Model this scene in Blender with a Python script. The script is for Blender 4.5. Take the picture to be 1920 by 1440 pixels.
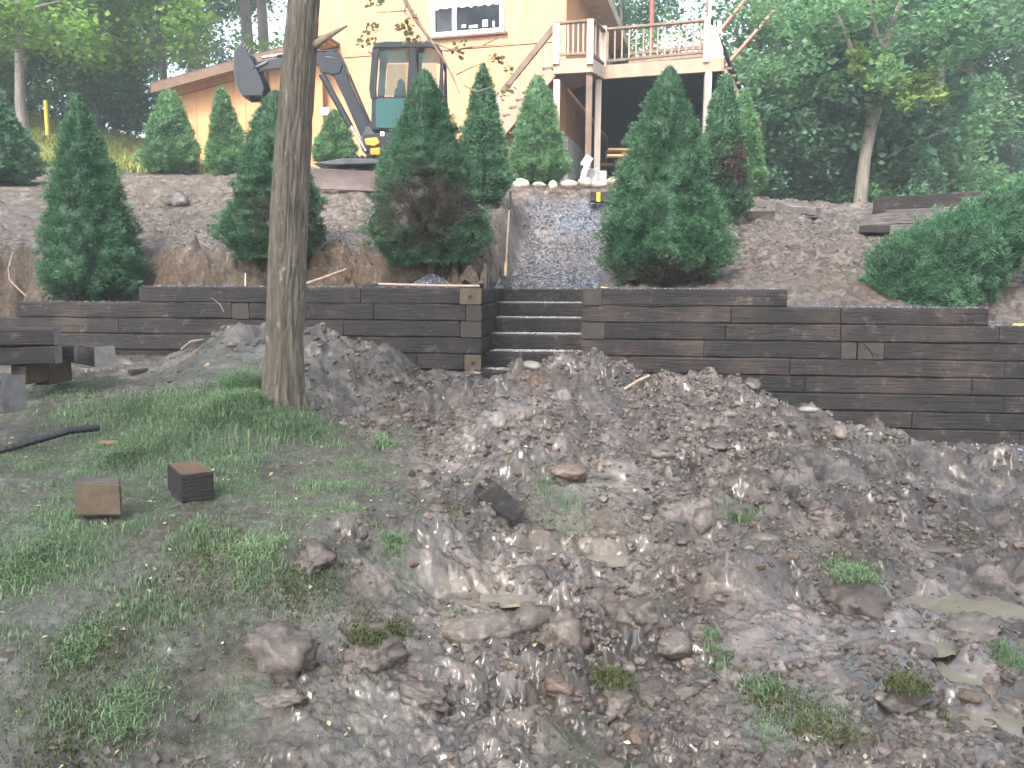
import bpy, bmesh, math, random
import numpy as np
from mathutils import Matrix, Vector

# ------------------------------------------------------------------ scene, camera, light
S = bpy.context.scene
for o in list(bpy.data.objects):
    bpy.data.objects.remove(o)
COL = S.collection
F = 1507.0                       # focal length in pixels of a 1920 wide picture
PITCH, ROLL = math.radians(6.81), 0.005
EYE = np.array([0.0, 0.0, 1.6])
cp, sp = math.cos(PITCH), math.sin(PITCH)
FW = np.array([0, cp, -sp]); U0 = np.array([0, sp, cp]); R0 = np.array([1.0, 0, 0])
RT = R0 * math.cos(ROLL) + U0 * math.sin(ROLL)
UP = -R0 * math.sin(ROLL) + U0 * math.cos(ROLL)
cam_d = bpy.data.cameras.new('camera'); cam = bpy.data.objects.new('camera', cam_d); COL.objects.link(cam)
cam_d.sensor_width = 36; cam_d.lens = F / 1920 * 36; cam_d.clip_start = .05; cam_d.clip_end = 600
M = Matrix.Identity(4)
for i in range(3):
    M[i][0] = RT[i]; M[i][1] = UP[i]; M[i][2] = -FW[i]; M[i][3] = EYE[i]
cam.matrix_world = M
S.camera = cam
S.render.resolution_x = 1024; S.render.resolution_y = 768
S.view_settings.view_transform = 'Standard'; S.view_settings.look = 'None'
S.view_settings.gamma = 1; S.view_settings.use_curve_mapping = False
S.view_settings.exposure = 2.2
SUN_EL, SUN_AZ = math.radians(50), math.radians(205)      # high behind the viewer's left shoulder, veiled by cloud and trees
w = bpy.data.worlds.new('World'); S.world = w; w.use_nodes = True
wn = w.node_tree.nodes; wl = w.node_tree.links; wn.clear()
sky = wn.new('ShaderNodeTexSky'); sky.sky_type = 'NISHITA'; sky.sun_disc = False
sky.sun_elevation = SUN_EL; sky.sun_rotation = SUN_AZ; sky.air_density = 1.0; sky.dust_density = 4.0; sky.ozone_density = 1.0
hs = wn.new('ShaderNodeHueSaturation'); hs.inputs['Saturation'].default_value = .42
bg = wn.new('ShaderNodeBackground'); bg.inputs['Strength'].default_value = .15
wo = wn.new('ShaderNodeOutputWorld')
wl.new(sky.outputs[0], hs.inputs['Color']); wl.new(hs.outputs[0], bg.inputs['Color']); wl.new(bg.outputs[0], wo.inputs['Surface'])
sd = bpy.data.lights.new('sun', 'SUN'); sd.energy = 1.5; sd.angle = math.radians(12); sd.color = (1, .95, .87)
so = bpy.data.objects.new('sun', sd); COL.objects.link(so)
sdir = Vector((math.sin(SUN_AZ) * math.cos(SUN_EL), math.cos(SUN_AZ) * math.cos(SUN_EL), math.sin(SUN_EL)))
so.rotation_euler = sdir.to_track_quat('Z', 'Y').to_euler(); so.location = (0, 0, 30)
try:
    S.cycles.volume_step_rate = 4; S.cycles.max_bounces = 8; S.cycles.transparent_max_bounces = 8
    S.cycles.volume_bounces = 0
except Exception: pass

# ------------------------------------------------------------------ geometry of the view, used for surveying the photo
def ray(u, v):
    return FW + RT * ((u - 960) / F) - UP * ((v - 720) / F)
def W(u, v, y):                   # point seen at (u, v) standing y metres ahead
    d = ray(u, v); return EYE + d * (y / d[1])
def hit(u, v, P0, ang):           # point on the vertical plane through P0 whose line runs (cos, -sin) of ang
    d = ray(u, v); n = np.array([math.sin(ang), math.cos(ang), 0])
    return EYE + d * (np.dot(np.array(P0) - EYE, n) / np.dot(d, n))

# ------------------------------------------------------------------ noise
def _h(ix, iy, iz, seed):
    h = (ix.astype(np.uint32) * np.uint32(374761393) + iy.astype(np.uint32) * np.uint32(668265263) +
         iz.astype(np.uint32) * np.uint32(2147483647) + np.uint32((seed * 974634777 + 12345) & 0xffffffff))
    h = (h ^ (h >> np.uint32(13))) * np.uint32(1274126177)
    h = (h ^ (h >> np.uint32(16))) * np.uint32(2246822519)
    return h ^ (h >> np.uint32(15))
def n3(x, y, z, seed=0):          # smooth value noise, -1..1
    x = np.asarray(x, float); y = np.asarray(y, float); z = np.asarray(z, float) + x * 0
    ix, iy, iz = [np.floor(a).astype(np.int64) for a in (x, y, z)]
    fx, fy, fz = x - ix, y - iy, z - iz
    fx, fy, fz = [a * a * (3 - 2 * a) for a in (fx, fy, fz)]
    r = 0
    for a in (0, 1):
        for b in (0, 1):
            for c in (0, 1):
                wgt = (fx if a else 1 - fx) * (fy if b else 1 - fy) * (fz if c else 1 - fz)
                r = r + wgt * (_h(ix + a, iy + b, iz + c, seed) / 4294967295.0)
    return r * 2 - 1
def n2(x, y, seed=0):
    x = np.asarray(x, float); y = np.asarray(y, float)
    ix, iy = np.floor(x).astype(np.int64), np.floor(y).astype(np.int64)
    fx, fy = x - ix, y - iy; fx = fx * fx * (3 - 2 * fx); fy = fy * fy * (3 - 2 * fy)
    z = np.zeros_like(ix); r = 0
    for a in (0, 1):
        for b in (0, 1):
            r = r + (fx if a else 1 - fx) * (fy if b else 1 - fy) * (_h(ix + a, iy + b, z, seed) / 4294967295.0)
    return r * 2 - 1
def fbm2(x, y, seed=0, o=4, g=.5):
    r = 0; a = 1; t = 0
    for i in range(o):
        r = r + a * n2(x * 2 ** i + 17.3 * i, y * 2 ** i - 9.1 * i, seed + i); t += a; a *= g
    return r / t
def vor2(x, y, seed=0):           # distance to nearest cell point, and a random number of that cell
    ix, iy = np.floor(x).astype(np.int64), np.floor(y).astype(np.int64); z = np.zeros_like(ix)
    best = np.full(x.shape, 9.0); cid = np.zeros(x.shape); sec = np.full(x.shape, 9.0)
    for a in (-1, 0, 1):
        for b in (-1, 0, 1):
            hx = _h(ix + a, iy + b, z, seed) / 4294967295.0; hy = _h(ix + a, iy + b, z, seed + 7) / 4294967295.0
            d = np.sqrt((ix + a + hx - x) ** 2 + (iy + b + hy - y) ** 2)
            m = d < best
            sec = np.where(m, best, np.minimum(sec, d)); cid = np.where(m, _h(ix + a, iy + b, z, seed + 13) / 4294967295.0, cid); best = np.where(m, d, best)
    return best, sec, cid
def chunks(x, y, seed, tilt=.55):  # angular clods: every cell its own height and slope
    ix, iy = np.floor(x).astype(np.int64), np.floor(y).astype(np.int64); z = np.zeros_like(ix)
    best = np.full(x.shape, 9.0); out = np.zeros(x.shape)
    for a in (-1, 0, 1):
        for b in (-1, 0, 1):
            h = [_h(ix + a, iy + b, z, seed + 7 * k) / 4294967295.0 for k in range(5)]
            dx, dy = x - (ix + a + h[0]), y - (iy + b + h[1]); d = np.sqrt(dx * dx + dy * dy); m = d < best
            v = (h[2] ** 1.4) * (1 - .55 * np.clip(d / .75, 0, 1) ** 3) + ((h[3] - .5) * dx + (h[4] - .5) * dy) * tilt * 2
            out = np.where(m, v, out); best = np.where(m, d, best)
    return out
def smooth(a, b, x):
    t = np.clip((x - a) / (b - a), 0, 1); return t * t * (3 - 2 * t)

# ------------------------------------------------------------------ objects
def mesh_np(name, V, Fc, smoothf=False, attrs=None, matidx=None):
    V = np.asarray(V, np.float32); Fc = np.asarray(Fc, np.int32)
    me = bpy.data.meshes.new(name); n = Fc.shape[1]
    me.vertices.add(len(V)); me.vertices.foreach_set('co', V.ravel())
    me.loops.add(Fc.size); me.loops.foreach_set('vertex_index', Fc.ravel())
    me.polygons.add(len(Fc)); me.polygons.foreach_set('loop_start', np.arange(0, Fc.size, n, dtype=np.int32))
    me.polygons.foreach_set('loop_total', np.full(len(Fc), n, np.int32))
    me.polygons.foreach_set('use_smooth', np.full(len(Fc), bool(smoothf)))
    if matidx is not None: me.polygons.foreach_set('material_index', np.asarray(matidx, np.int32))
    for k, a in (attrs or {}).items():
        at = me.attributes.new(k, 'FLOAT', 'POINT'); at.data.foreach_set('value', np.asarray(a, np.float32))
    me.update(calc_edges=True)
    return me
def thing(name, label, cat, loc, group=None):
    o = bpy.data.objects.new(name, None); COL.objects.link(o)
    o.location = tuple(float(a) for a in loc); o['label'] = label; o['category'] = cat; o.empty_display_size = .1
    if group: o['group'] = group
    return o
def part(name, me, mats, parent, label=None, stuff=False):
    o = bpy.data.objects.new(name, me); COL.objects.link(o)
    if len(me.materials) == 0:
        for m in (mats if isinstance(mats, (list, tuple)) else [mats]): me.materials.append(m)
    if parent is not None:
        o.parent = parent
        if parent.type == 'EMPTY': o.matrix_parent_inverse = Matrix.Translation(parent.location).inverted()
    if label: o['label'] = label
    if stuff: o['kind'] = 'stuff'
    return o
def struct(name, me, mats, kind='structure', label=None):
    o = part(name, me, mats, None); o['kind'] = kind
    if label: o['label'] = label
    return o
def single(name, me, mats, label, cat, loc, group=None):      # a thing that is one mesh, origin at its base
    me.transform(Matrix.Translation(Vector([-float(a) for a in loc])))
    o = part(name, me, mats, None); o.location = tuple(float(a) for a in loc)
    o['label'] = label; o['category'] = cat
    if group: o['group'] = group
    return o

class MB:
    def __init__(s): s.v = []; s.f = []; s.m = []
    def add(s, vs, fs, m=0):
        b = len(s.v); s.v += [tuple(float(c) for c in p) for p in vs]; s.f += [tuple(b + i for i in f) for f in fs]; s.m += [m] * len(fs)
    def box(s, c, ax, ay, az, m=0):     # half-axis vectors
        c, ax, ay, az = [np.array(q, float) for q in (c, ax, ay, az)]
        vs = [c + i * ax + j * ay + k * az for i in (-1, 1) for j in (-1, 1) for k in (-1, 1)]
        s.add(vs, [(0, 1, 3, 2), (4, 6, 7, 5), (0, 4, 5, 1), (2, 3, 7, 6), (0, 2, 6, 4), (1, 5, 7, 3)], m); return s
    def bar(s, a, b, w, h, m=0, up=(0, 0, 1)):   # bar from a to b, w across, h along up
        a, b, up = [np.array(q, float) for q in (a, b, up)]
        d = b - a; L = np.linalg.norm(d); d /= L; x = np.cross(d, up); x /= max(np.linalg.norm(x), 1e-6); y = np.cross(x, d)
        return s.box((a + b) / 2, d * L / 2, x * w / 2, y * h / 2, m)
    def prism(s, poly, off, m=0):       # polygon (3d points) extruded by off
        n = len(poly); P = [np.array(p, float) for p in poly]; o = np.array(off, float)
        s.add(P + [p + o for p in P], [tuple(range(n)), tuple(range(2 * n - 1, n - 1, -1))] + [(i, i + n, (i + 1) % n + n, (i + 1) % n) for i in range(n)], m); return s
    def tube(s, path, rad, n=8, m=0, cap=True):
        P = [np.array(p, float) for p in path]; R = rad if hasattr(rad, '__len__') else [rad] * len(P)
        b0 = []; ref = None
        for i, p in enumerate(P):
            d = P[min(i + 1, len(P) - 1)] - P[max(i - 1, 0)]; d /= max(np.linalg.norm(d), 1e-9)
            if ref is None: ref = np.array([0, 0, 1.0]) if abs(d[2]) < .9 else np.array([1.0, 0, 0])
            x = np.cross(ref, d); x /= max(np.linalg.norm(x), 1e-9); y = np.cross(d, x); ref = y if False else ref
            b0 += [p + R[i] * (math.cos(2 * math.pi * k / n) * x + math.sin(2 * math.pi * k / n) * y) for k in range(n)]
        fs = [(i * n + k, i * n + (k + 1) % n, (i + 1) * n + (k + 1) % n, (i + 1) * n + k) for i in range(len(P) - 1) for k in range(n)]
        if cap: fs += [tuple(range(n - 1, -1, -1)), tuple((len(P) - 1) * n + k for k in range(n))]
        s.add(b0, fs, m); return s
    def mesh(s, name, smoothf=False, bevel=0, seg=1):
        me = bpy.data.meshes.new(name); me.from_pydata(s.v, [], s.f)
        me.polygons.foreach_set('material_index', s.m)
        bm = bmesh.new(); bm.from_mesh(me)
        bmesh.ops.recalc_face_normals(bm, faces=bm.faces)
        if bevel:
            bmesh.ops.bevel(bm, geom=[e for e in bm.edges if len(e.link_faces) == 2 and e.calc_face_angle(0) > .6], offset=bevel, segments=seg, affect='EDGES', clamp_overlap=True)
        if smoothf:
            for f in bm.faces: f.smooth = True
            for e in bm.edges:
                if len(e.link_faces) == 2 and e.calc_face_angle(0) > .7: e.smooth = False
        bm.to_mesh(me); bm.free(); me.update()
        return me

# ------------------------------------------------------------------ materials
def newmat(name):
    m = bpy.data.materials.new(name); m.use_nodes = True; nt = m.node_tree
    return m, nt, nt.nodes['Principled BSDF']
def nd(nt, t, **kw):
    n = nt.nodes.new(t)
    for k, v in kw.items():
        if k in n.inputs: n.inputs[k].default_value = v
        else: setattr(n, k, v)
    return n
def coords(nt, kind='Object', scale=(1, 1, 1)):
    tc = nd(nt, 'ShaderNodeTexCoord'); mp = nd(nt, 'ShaderNodeMapping'); mp.inputs['Scale'].default_value = scale
    nt.links.new(tc.outputs[kind], mp.inputs['Vector']); return mp.outputs[0]
def noise(nt, vec, scale, detail=5, rough=.55):
    n = nd(nt, 'ShaderNodeTexNoise'); n.inputs['Scale'].default_value = scale; n.inputs['Detail'].default_value = detail; n.inputs['Roughness'].default_value = rough
    if vec is not None: nt.links.new(vec, n.inputs['Vector'])
    return n.outputs['Fac']
def ramp(nt, fac, stops):
    r = nd(nt, 'ShaderNodeValToRGB'); e = r.color_ramp.elements
    while len(e) < len(stops): e.new(.5)
    for q, (p, c) in zip(e, stops): q.position = p; q.color = (*c, 1) if len(c) == 3 else c
    nt.links.new(fac, r.inputs['Fac']); return r.outputs['Color']
def mix(nt, fac, a, b, mode='MIX'):
    m = nd(nt, 'ShaderNodeMix'); m.data_type = 'RGBA'; m.blend_type = mode
    for s_, x in ((0, fac), (6, a), (7, b)):
        if isinstance(x, bpy.types.NodeSocket): nt.links.new(x, m.inputs[s_])
        elif isinstance(x, (int, float)): m.inputs[s_].default_value = x
        else: m.inputs[s_].default_value = (*x, 1)
    return m.outputs[2]
def mth(nt, op, a, b=0.0, c=None):
    m = nd(nt, 'ShaderNodeMath'); m.operation = op; m.use_clamp = False
    for i, x in enumerate((a, b) if c is None else (a, b, c)):
        if isinstance(x, bpy.types.NodeSocket): nt.links.new(x, m.inputs[i])
        else: m.inputs[i].default_value = x
    return m.outputs[0]
def rng(nt, x, a, b, c, d):
    m = nd(nt, 'ShaderNodeMapRange'); nt.links.new(x, m.inputs[0])
    for i, q in enumerate((a, b, c, d)): m.inputs[i + 1].default_value = q
    return m.outputs[0]
def attr(nt, name):
    a = nd(nt, 'ShaderNodeAttribute'); a.attribute_name = name; return a.outputs['Fac']
def bump(nt, bsdf, h, strength=.5, dist=.01):
    b = nd(nt, 'ShaderNodeBump'); b.inputs['Strength'].default_value = strength; b.inputs['Distance'].default_value = dist
    nt.links.new(h, b.inputs['Height']); nt.links.new(b.outputs[0], bsdf.inputs['Normal'])
def simple(name, c1, c2, scale=5, rough=.6, stretch=(1, 1, 1), bs=.3, bd=.01, metal=0, detail=6, vary=.12, spec=.5):
    m, nt, b = newmat(name); v = coords(nt, 'Object', stretch)
    f = noise(nt, v, scale, detail); col = ramp(nt, f, [(.3, c1), (.7, c2)])
    oi = nd(nt, 'ShaderNodeObjectInfo'); val = rng(nt, oi.outputs['Random'], 0, 1, 1 - vary, 1 + vary)
    h = nd(nt, 'ShaderNodeHueSaturation'); nt.links.new(col, h.inputs['Color']); nt.links.new(val, h.inputs['Value'])
    nt.links.new(h.outputs[0], b.inputs['Base Color']); b.inputs['Roughness'].default_value = rough; b.inputs['Metallic'].default_value = metal
    b.inputs['Specular IOR Level'].default_value = spec
    if bs: bump(nt, b, noise(nt, v, scale * 4, 8, .65), bs, bd)
    return m
# ------------------------------------------------------------------ the materials of this place
def timber_mat(name, c1, c2, c3):
    m, nt, b = newmat(name); v = coords(nt, 'Object', (1, 1, 1))
    oi = nd(nt, 'ShaderNodeObjectInfo')
    big = noise(nt, v, 1.7, 4); ramp1 = ramp(nt, big, [(.32, c1), (.52, c2), (.72, c3)])
    vs = coords(nt, 'Object', (1.2, 1.2, 22)); gr = noise(nt, vs, 3.0, 8, .7)
    col = mix(nt, rng(nt, gr, .50, .36, 0, .85), ramp1, tuple(x * .22 for x in c1))
    sc = noise(nt, v, 7, 8, .75)                                  # grey scuffs and dried mud splashes
    col = mix(nt, rng(nt, sc, .56, .70, 0, .75), col, (.17, .14, .125))
    h = nd(nt, 'ShaderNodeHueSaturation'); nt.links.new(col, h.inputs['Color'])
    nt.links.new(rng(nt, oi.outputs['Random'], 0, 1, .75, 1.25), h.inputs['Value'])
    nt.links.new(rng(nt, oi.outputs['Random'], 0, 1, .9, 1.15), h.inputs['Saturation'])
    nt.links.new(h.outputs[0], b.inputs['Base Color'])
    nt.links.new(rng(nt, big, .3, .7, .38, .7), b.inputs['Roughness'])
    b.inputs['Specular IOR Level'].default_value = .35
    bump(nt, b, mth(nt, 'ADD', gr, mth(nt, 'MULTIPLY', noise(nt, v, 30, 6, .7), .5)), 1.0, .02)
    return m
M_TIE = timber_mat('creosoted timber', (.013, .0105, .0115), (.029, .0225, .0225), (.068, .052, .046))
M_TIEB = timber_mat('browner creosoted timber', (.018, .014, .014), (.041, .031, .029), (.088, .066, .053))
M_TIEG = timber_mat('grey weathered timber', (.07, .060, .062), (.12, .105, .105), (.18, .155, .15))
def endgrain(name, c1, c2, cc):
    m, nt, b = newmat(name); v = coords(nt, 'Object')
    wv = nd(nt, 'ShaderNodeTexNoise'); wv.inputs['Scale'].default_value = 14; wv.inputs['Detail'].default_value = 8; wv.inputs['Roughness'].default_value = .7
    nt.links.new(v, wv.inputs['Vector'])
    col = ramp(nt, wv.outputs['Fac'], [(.3, c1), (.7, c2)])
    g = noise(nt, v, 5, 3); col = mix(nt, rng(nt, g, .5, .68, 0, .8), col, cc)
    nt.links.new(col, b.inputs['Base Color']); b.inputs['Roughness'].default_value = .6
    bump(nt, b, wv.outputs['Fac'], .6, .01); return m
M_END = endgrain('cut timber end', (.065, .046, .030), (.14, .10, .062), (.07, .045, .03))
M_ENDD = endgrain('weathered timber end', (.024, .019, .0175), (.058, .044, .037), (.02, .016, .014))
M_ENDG = endgrain('grey timber end', (.16, .15, .16), (.27, .25, .25), (.09, .08, .08))
M_WOOD = simple('weathered deck wood', (.26, .18, .125), (.40, .29, .21), 4, .7, (1, 1, .3), .3)
M_WOODL = simple('pale deck wood', (.38, .30, .245), (.54, .45, .38), 4, .7, (1, 1, .3), .2)
M_WOODD = simple('brown rail wood', (.12, .078, .055), (.22, .145, .105), 5, .7, (1, 1, 1), .3)
M_DARK = simple('near-black trim and shade', (.005, .0045, .006), (.012, .010, .011), 3, .9)  # near black for dark trim, and painted shade under the deck and in openings
M_CONC = simple('foundation concrete', (.34, .34, .33), (.5, .49, .47), 4, .8, bs=.4)
M_WHITE = simple('white paint', (.72, .73, .75), (.8, .8, .8), 3, .5, bs=.05)
M_ROOF = simple('roof shingle', (.05, .035, .03), (.11, .07, .055), 8, .85, bs=.6)
M_TRIM = simple('brown trim board', (.10, .055, .033), (.16, .088, .052), 5, .6, bs=.2)
M_IRON = simple('rusty iron', (.11, .06, .05), (.22, .12, .10), 20, .55, bs=.3, metal=.2)
M_RED = simple('red painted pole', (.24, .075, .05), (.34, .12, .085), 8, .5, bs=.1)
M_BLACKM = simple('black painted steel', (.006, .008, .014), (.012, .015, .026), 5, .28, bs=.1, bd=.003, spec=.7)
M_STEELG = simple('dark grey steel', (.05, .055, .065), (.10, .10, .11), 6, .4, bs=.2, bd=.004, metal=.3)
M_CHROME = simple('piston chrome', (.5, .5, .52), (.65, .65, .66), 5, .2, metal=.9, bs=0)
M_RUBBER = simple('black rubber', (.012, .012, .013), (.03, .028, .026), 20, .7, bs=.4)
M_MACHY = simple('orange machine paint', (.55, .22, .03), (.72, .32, .04), 5, .4, bs=.1)
M_BLADE = simple('muddy blade steel', (.10, .072, .066), (.17, .13, .12), 4, .55, bs=.4)
M_YELLOW = simple('yellow plastic', (.65, .50, .03), (.8, .62, .06), 4, .4, bs=0)
M_PIPE = simple('black corrugated pipe', (.012, .012, .014), (.03, .03, .033), 10, .35, bs=.2)
M_HANDLE = simple('worn handle wood', (.30, .20, .17), (.45, .33, .28), 14, .5, (1, 1, 1), .3)
M_STONE = simple('pale field stone', (.30, .27, .21), (.50, .45, .36), 6, .7, bs=.5, vary=.2)
M_ROCKG = simple('grey rock', (.13, .118, .112), (.25, .23, .215), 6, .45, bs=.5)
M_PINE = simple('new pine lumber', (.62, .38, .18), (.78, .52, .28), 6, .6, bs=.2)
M_STICK = simple('bare stick', (.25, .17, .12), (.42, .32, .25), 20, .7, bs=.3)

def siding(name, c1, c2):
    m, nt, b = newmat(name); v = coords(nt, 'Object')
    f = noise(nt, coords(nt, 'Object', (3, 3, .4)), 3, 6); big = noise(nt, v, .5, 3)
    col = ramp(nt, f, [(.3, c1), (.7, c2)]); col = mix(nt, rng(nt, big, .4, .75, 0, .35), col, tuple(x * .8 for x in c1))
    nt.links.new(col, b.inputs['Base Color']); b.inputs['Roughness'].default_value = .65
    bump(nt, b, noise(nt, coords(nt, 'Object', (8, 8, 1)), 8, 6), .25, .004); return m
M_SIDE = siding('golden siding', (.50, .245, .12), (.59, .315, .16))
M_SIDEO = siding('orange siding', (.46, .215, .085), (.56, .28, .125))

def glass_mat(name, tint, alpha=.25, rough=.05):
    m, nt, b = newmat(name)
    b.inputs['Base Color'].default_value = (*tint, 1); b.inputs['Roughness'].default_value = rough
    tr = nd(nt, 'ShaderNodeBsdfTransparent'); tr.inputs[0].default_value = (.9, .93, .92, 1)
    ms = nd(nt, 'ShaderNodeMixShader'); ms.inputs[0].default_value = alpha
    nt.links.new(tr.outputs[0], ms.inputs[1]); nt.links.new(b.outputs[0], ms.inputs[2])
    nt.links.new(ms.outputs[0], nt.nodes['Material Output'].inputs['Surface']); return m
M_GLASS = glass_mat('cab glass', (.10, .16, .16), .22)
M_GLASST = glass_mat('dirty teal door glass', (.035, .11, .11), .85, .15)
M_GLASSW = glass_mat('house window glass', (.02, .022, .03), .9, .05)

def leaf_mat(name, dark, light, tipc=None, trans=.35, rough=.5, brown=None, var=.5):
    m, nt, b = newmat(name)
    r = attr(nt, 'rnd'); col = ramp(nt, r, [(0, dark), (1, light)])
    cl = noise(nt, coords(nt, 'Object'), 1.6, 3); hsv = nd(nt, 'ShaderNodeHueSaturation'); nt.links.new(col, hsv.inputs['Color'])
    nt.links.new(rng(nt, cl, .3, .7, 1 - var * .5, 1 + var * .5), hsv.inputs['Value']); col = hsv.outputs[0]
    if tipc is not None: col = mix(nt, mth(nt, 'MULTIPLY', attr(nt, 'tip'), .75), col, tipc)
    if brown is not None: col = mix(nt, attr(nt, 'brown'), col, brown)
    nt.links.new(col, b.inputs['Base Color']); b.inputs['Roughness'].default_value = rough; b.inputs['Specular IOR Level'].default_value = .3
    t = nd(nt, 'ShaderNodeBsdfTranslucent'); nt.links.new(col, t.inputs[0])
    ms = nd(nt, 'ShaderNodeMixShader'); ms.inputs[0].default_value = trans
    nt.links.new(b.outputs[0], ms.inputs[1]); nt.links.new(t.outputs[0], ms.inputs[2])
    nt.links.new(ms.outputs[0], nt.nodes['Material Output'].inputs['Surface']); return m
M_SPR = leaf_mat('spruce needles', (.022, .075, .033), (.062, .165, .075), (.19, .38, .20), .15, .5, (.075, .058, .046), .5)
M_SPRL = leaf_mat('sunlit tone spruce needles', (.045, .12, .045), (.11, .25, .09), (.24, .44, .19), .2, .5, (.10, .07, .05), .4)  # sunlight on the back row put into a lighter needle colour
M_LEAFY = leaf_mat('bright maple leaves', (.09, .20, .04), (.26, .45, .09), None, .5)
M_LEAFD = leaf_mat('dark green leaves', (.055, .14, .085), (.13, .27, .14), None, .4)
M_LEAFM = leaf_mat('mid green leaves', (.075, .18, .08), (.19, .36, .15), None, .5)
M_LEAFP = leaf_mat('yellow green leaves', (.13, .22, .045), (.26, .38, .10), None, .5)
M_GRASS = leaf_mat('grass blades', (.10, .17, .085), (.28, .40, .22), None, .35, .4)
M_GRASSL = leaf_mat('dry bank grass', (.20, .24, .06), (.42, .42, .14), None, .35, .6)
M_MOSS = leaf_mat('mossy sod', (.05, .06, .02), (.13, .145, .055), None, .2, .7)
M_LITTER = leaf_mat('fallen yellow leaves', (.40, .36, .10), (.62, .60, .45), None, .2, .5)

def bark(name, c1, c2, spots, sc=1.0):
    m, nt, b = newmat(name)
    v = coords(nt, 'Object', (1, 1, .12)); f = noise(nt, v, 34 * sc, 8, .7)
    col = ramp(nt, f, [(.34, c1), (.66, c2)])
    v2 = coords(nt, 'Object', (1, 1, .55)); g = noise(nt, v2, 13 * sc, 5, .6)
    col = mix(nt, rng(nt, g, .62, .68, 0, .65), col, spots)
    nt.links.new(col, b.inputs['Base Color']); b.inputs['Roughness'].default_value = .75
    bump(nt, b, f, .9, .02); return m
M_BARK = bark('furrowed bark', (.055, .044, .035), (.20, .165, .13), (.33, .33, .29))
M_BARKF = bark('woods bark', (.10, .085, .075), (.24, .20, .18), (.30, .29, .26), .7)
M_BARKP = bark('pale bark', (.11, .095, .075), (.24, .21, .17), (.28, .265, .23), .7)  # bark a little paler than that of the other woods trees

def ground_mat():
    m, nt, b = newmat('wet trampled mud'); v = coords(nt, 'Object')
    a, c = noise(nt, v, 3.0, 6, .6), noise(nt, v, 22, 8, .65)
    mud = ramp(nt, a, [(.36, (.036, .025, .020)), (.5, (.110, .080, .067)), (.64, (.235, .188, .165))])
    b2 = noise(nt, v, 9, 5, .6); mud = mix(nt, rng(nt, b2, .52, .62, 0, .55), mud, (.18, .145, .13)); mud = mix(nt, rng(nt, b2, .46, .36, 0, .65), mud, (.030, .021, .017))
    mud = mix(nt, rng(nt, c, .35, .7, .55, 0), mud, (.05, .038, .034), 'MIX')
    mud = mix(nt, rng(nt, c, .6, .75, 0, .7), mud, (.25, .205, .185))
    clay = ramp(nt, c, [(.32, (.05, .031, .02)), (.5, (.12, .075, .045)), (.68, (.24, .16, .10))])
    th_ = nd(nt, 'ShaderNodeHueSaturation'); nt.links.new(mud, th_.inputs['Color']); nt.links.new(rng(nt, attr(nt, 'tone'), .15, .85, .55, 1.55), th_.inputs['Value']); mud = th_.outputs[0]
    mud = mix(nt, attr(nt, 'clay'), mud, clay)
    moss = ramp(nt, c, [(.34, (.030, .030, .018)), (.48, (.075, .082, .050)), (.58, (.13, .125, .10)), (.7, (.22, .20, .175))])
    g = mth(nt, 'MULTIPLY', attr(nt, 'grass'), rng(nt, noise(nt, v, 9, 6, .65), .36, .56, .25, 1))
    mud = mix(nt, g, mud, moss)
    gvn = nd(nt, 'ShaderNodeTexVoronoi'); gvn.inputs['Scale'].default_value = 34; nt.links.new(v, gvn.inputs['Vector'])
    gcol = ramp(nt, gvn.outputs['Color'], [(.2, (.03, .035, .05)), (.6, (.075, .085, .11)), (.95, (.20, .22, .25))])
    mud = mix(nt, attr(nt, 'gravel'), mud, gcol)
    lit = nd(nt, 'ShaderNodeTexVoronoi'); lit.inputs['Scale'].default_value = 17; nt.links.new(v, lit.inputs['Vector'])
    lcol = ramp(nt, lit.outputs['Color'], [(.1, (.06, .042, .034)), (.5, (.13, .095, .078)), (.9, (.26, .205, .165))])
    mud = mix(nt, attr(nt, 'litter'), mud, lcol)
    nt.links.new(mud, b.inputs['Base Color'])
    wet = attr(nt, 'wet'); r = rng(nt, noise(nt, v, 6, 6, .6), .35, .65, .30, .62)
    rr = mth(nt, 'SUBTRACT', r, mth(nt, 'MULTIPLY', wet, .25)); rr = mth(nt, 'MAXIMUM', rr, .12)
    nt.links.new(rr, b.inputs['Roughness']); b.inputs['Specular IOR Level'].default_value = .6
    nt.links.new(mth(nt, 'MULTIPLY', mth(nt, 'MAXIMUM', wet, rng(nt, noise(nt, v, 4, 5, .6), .38, .6, .25, 1.0)), mth(nt, 'MULTIPLY', rng(nt, attr(nt, 'clay'), 0, .6, 1, .1), rng(nt, attr(nt, 'litter'), 0, 1, 1, .15))), b.inputs['Coat Weight']); nt.links.new(rng(nt, wet, 0, 1, .32, .15), b.inputs['Coat Roughness']); b.inputs['Coat IOR'].default_value = 1.62
    bump(nt, b, mth(nt, 'ADD', mth(nt, 'ADD', noise(nt, v, 60, 8, .75), noise(nt, v, 160, 4, .7)), mth(nt, 'MULTIPLY', gvn.outputs['Distance'], mth(nt, 'MULTIPLY', attr(nt, 'gravel'), -1.5))), 1.0, .018)
    bn = [n for n in nt.nodes if n.type == 'BUMP'][0]; nt.links.new(rng(nt, wet, 0, 1, 1.0, .25), bn.inputs['Strength'])
    return m
M_GROUND = ground_mat()
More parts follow.
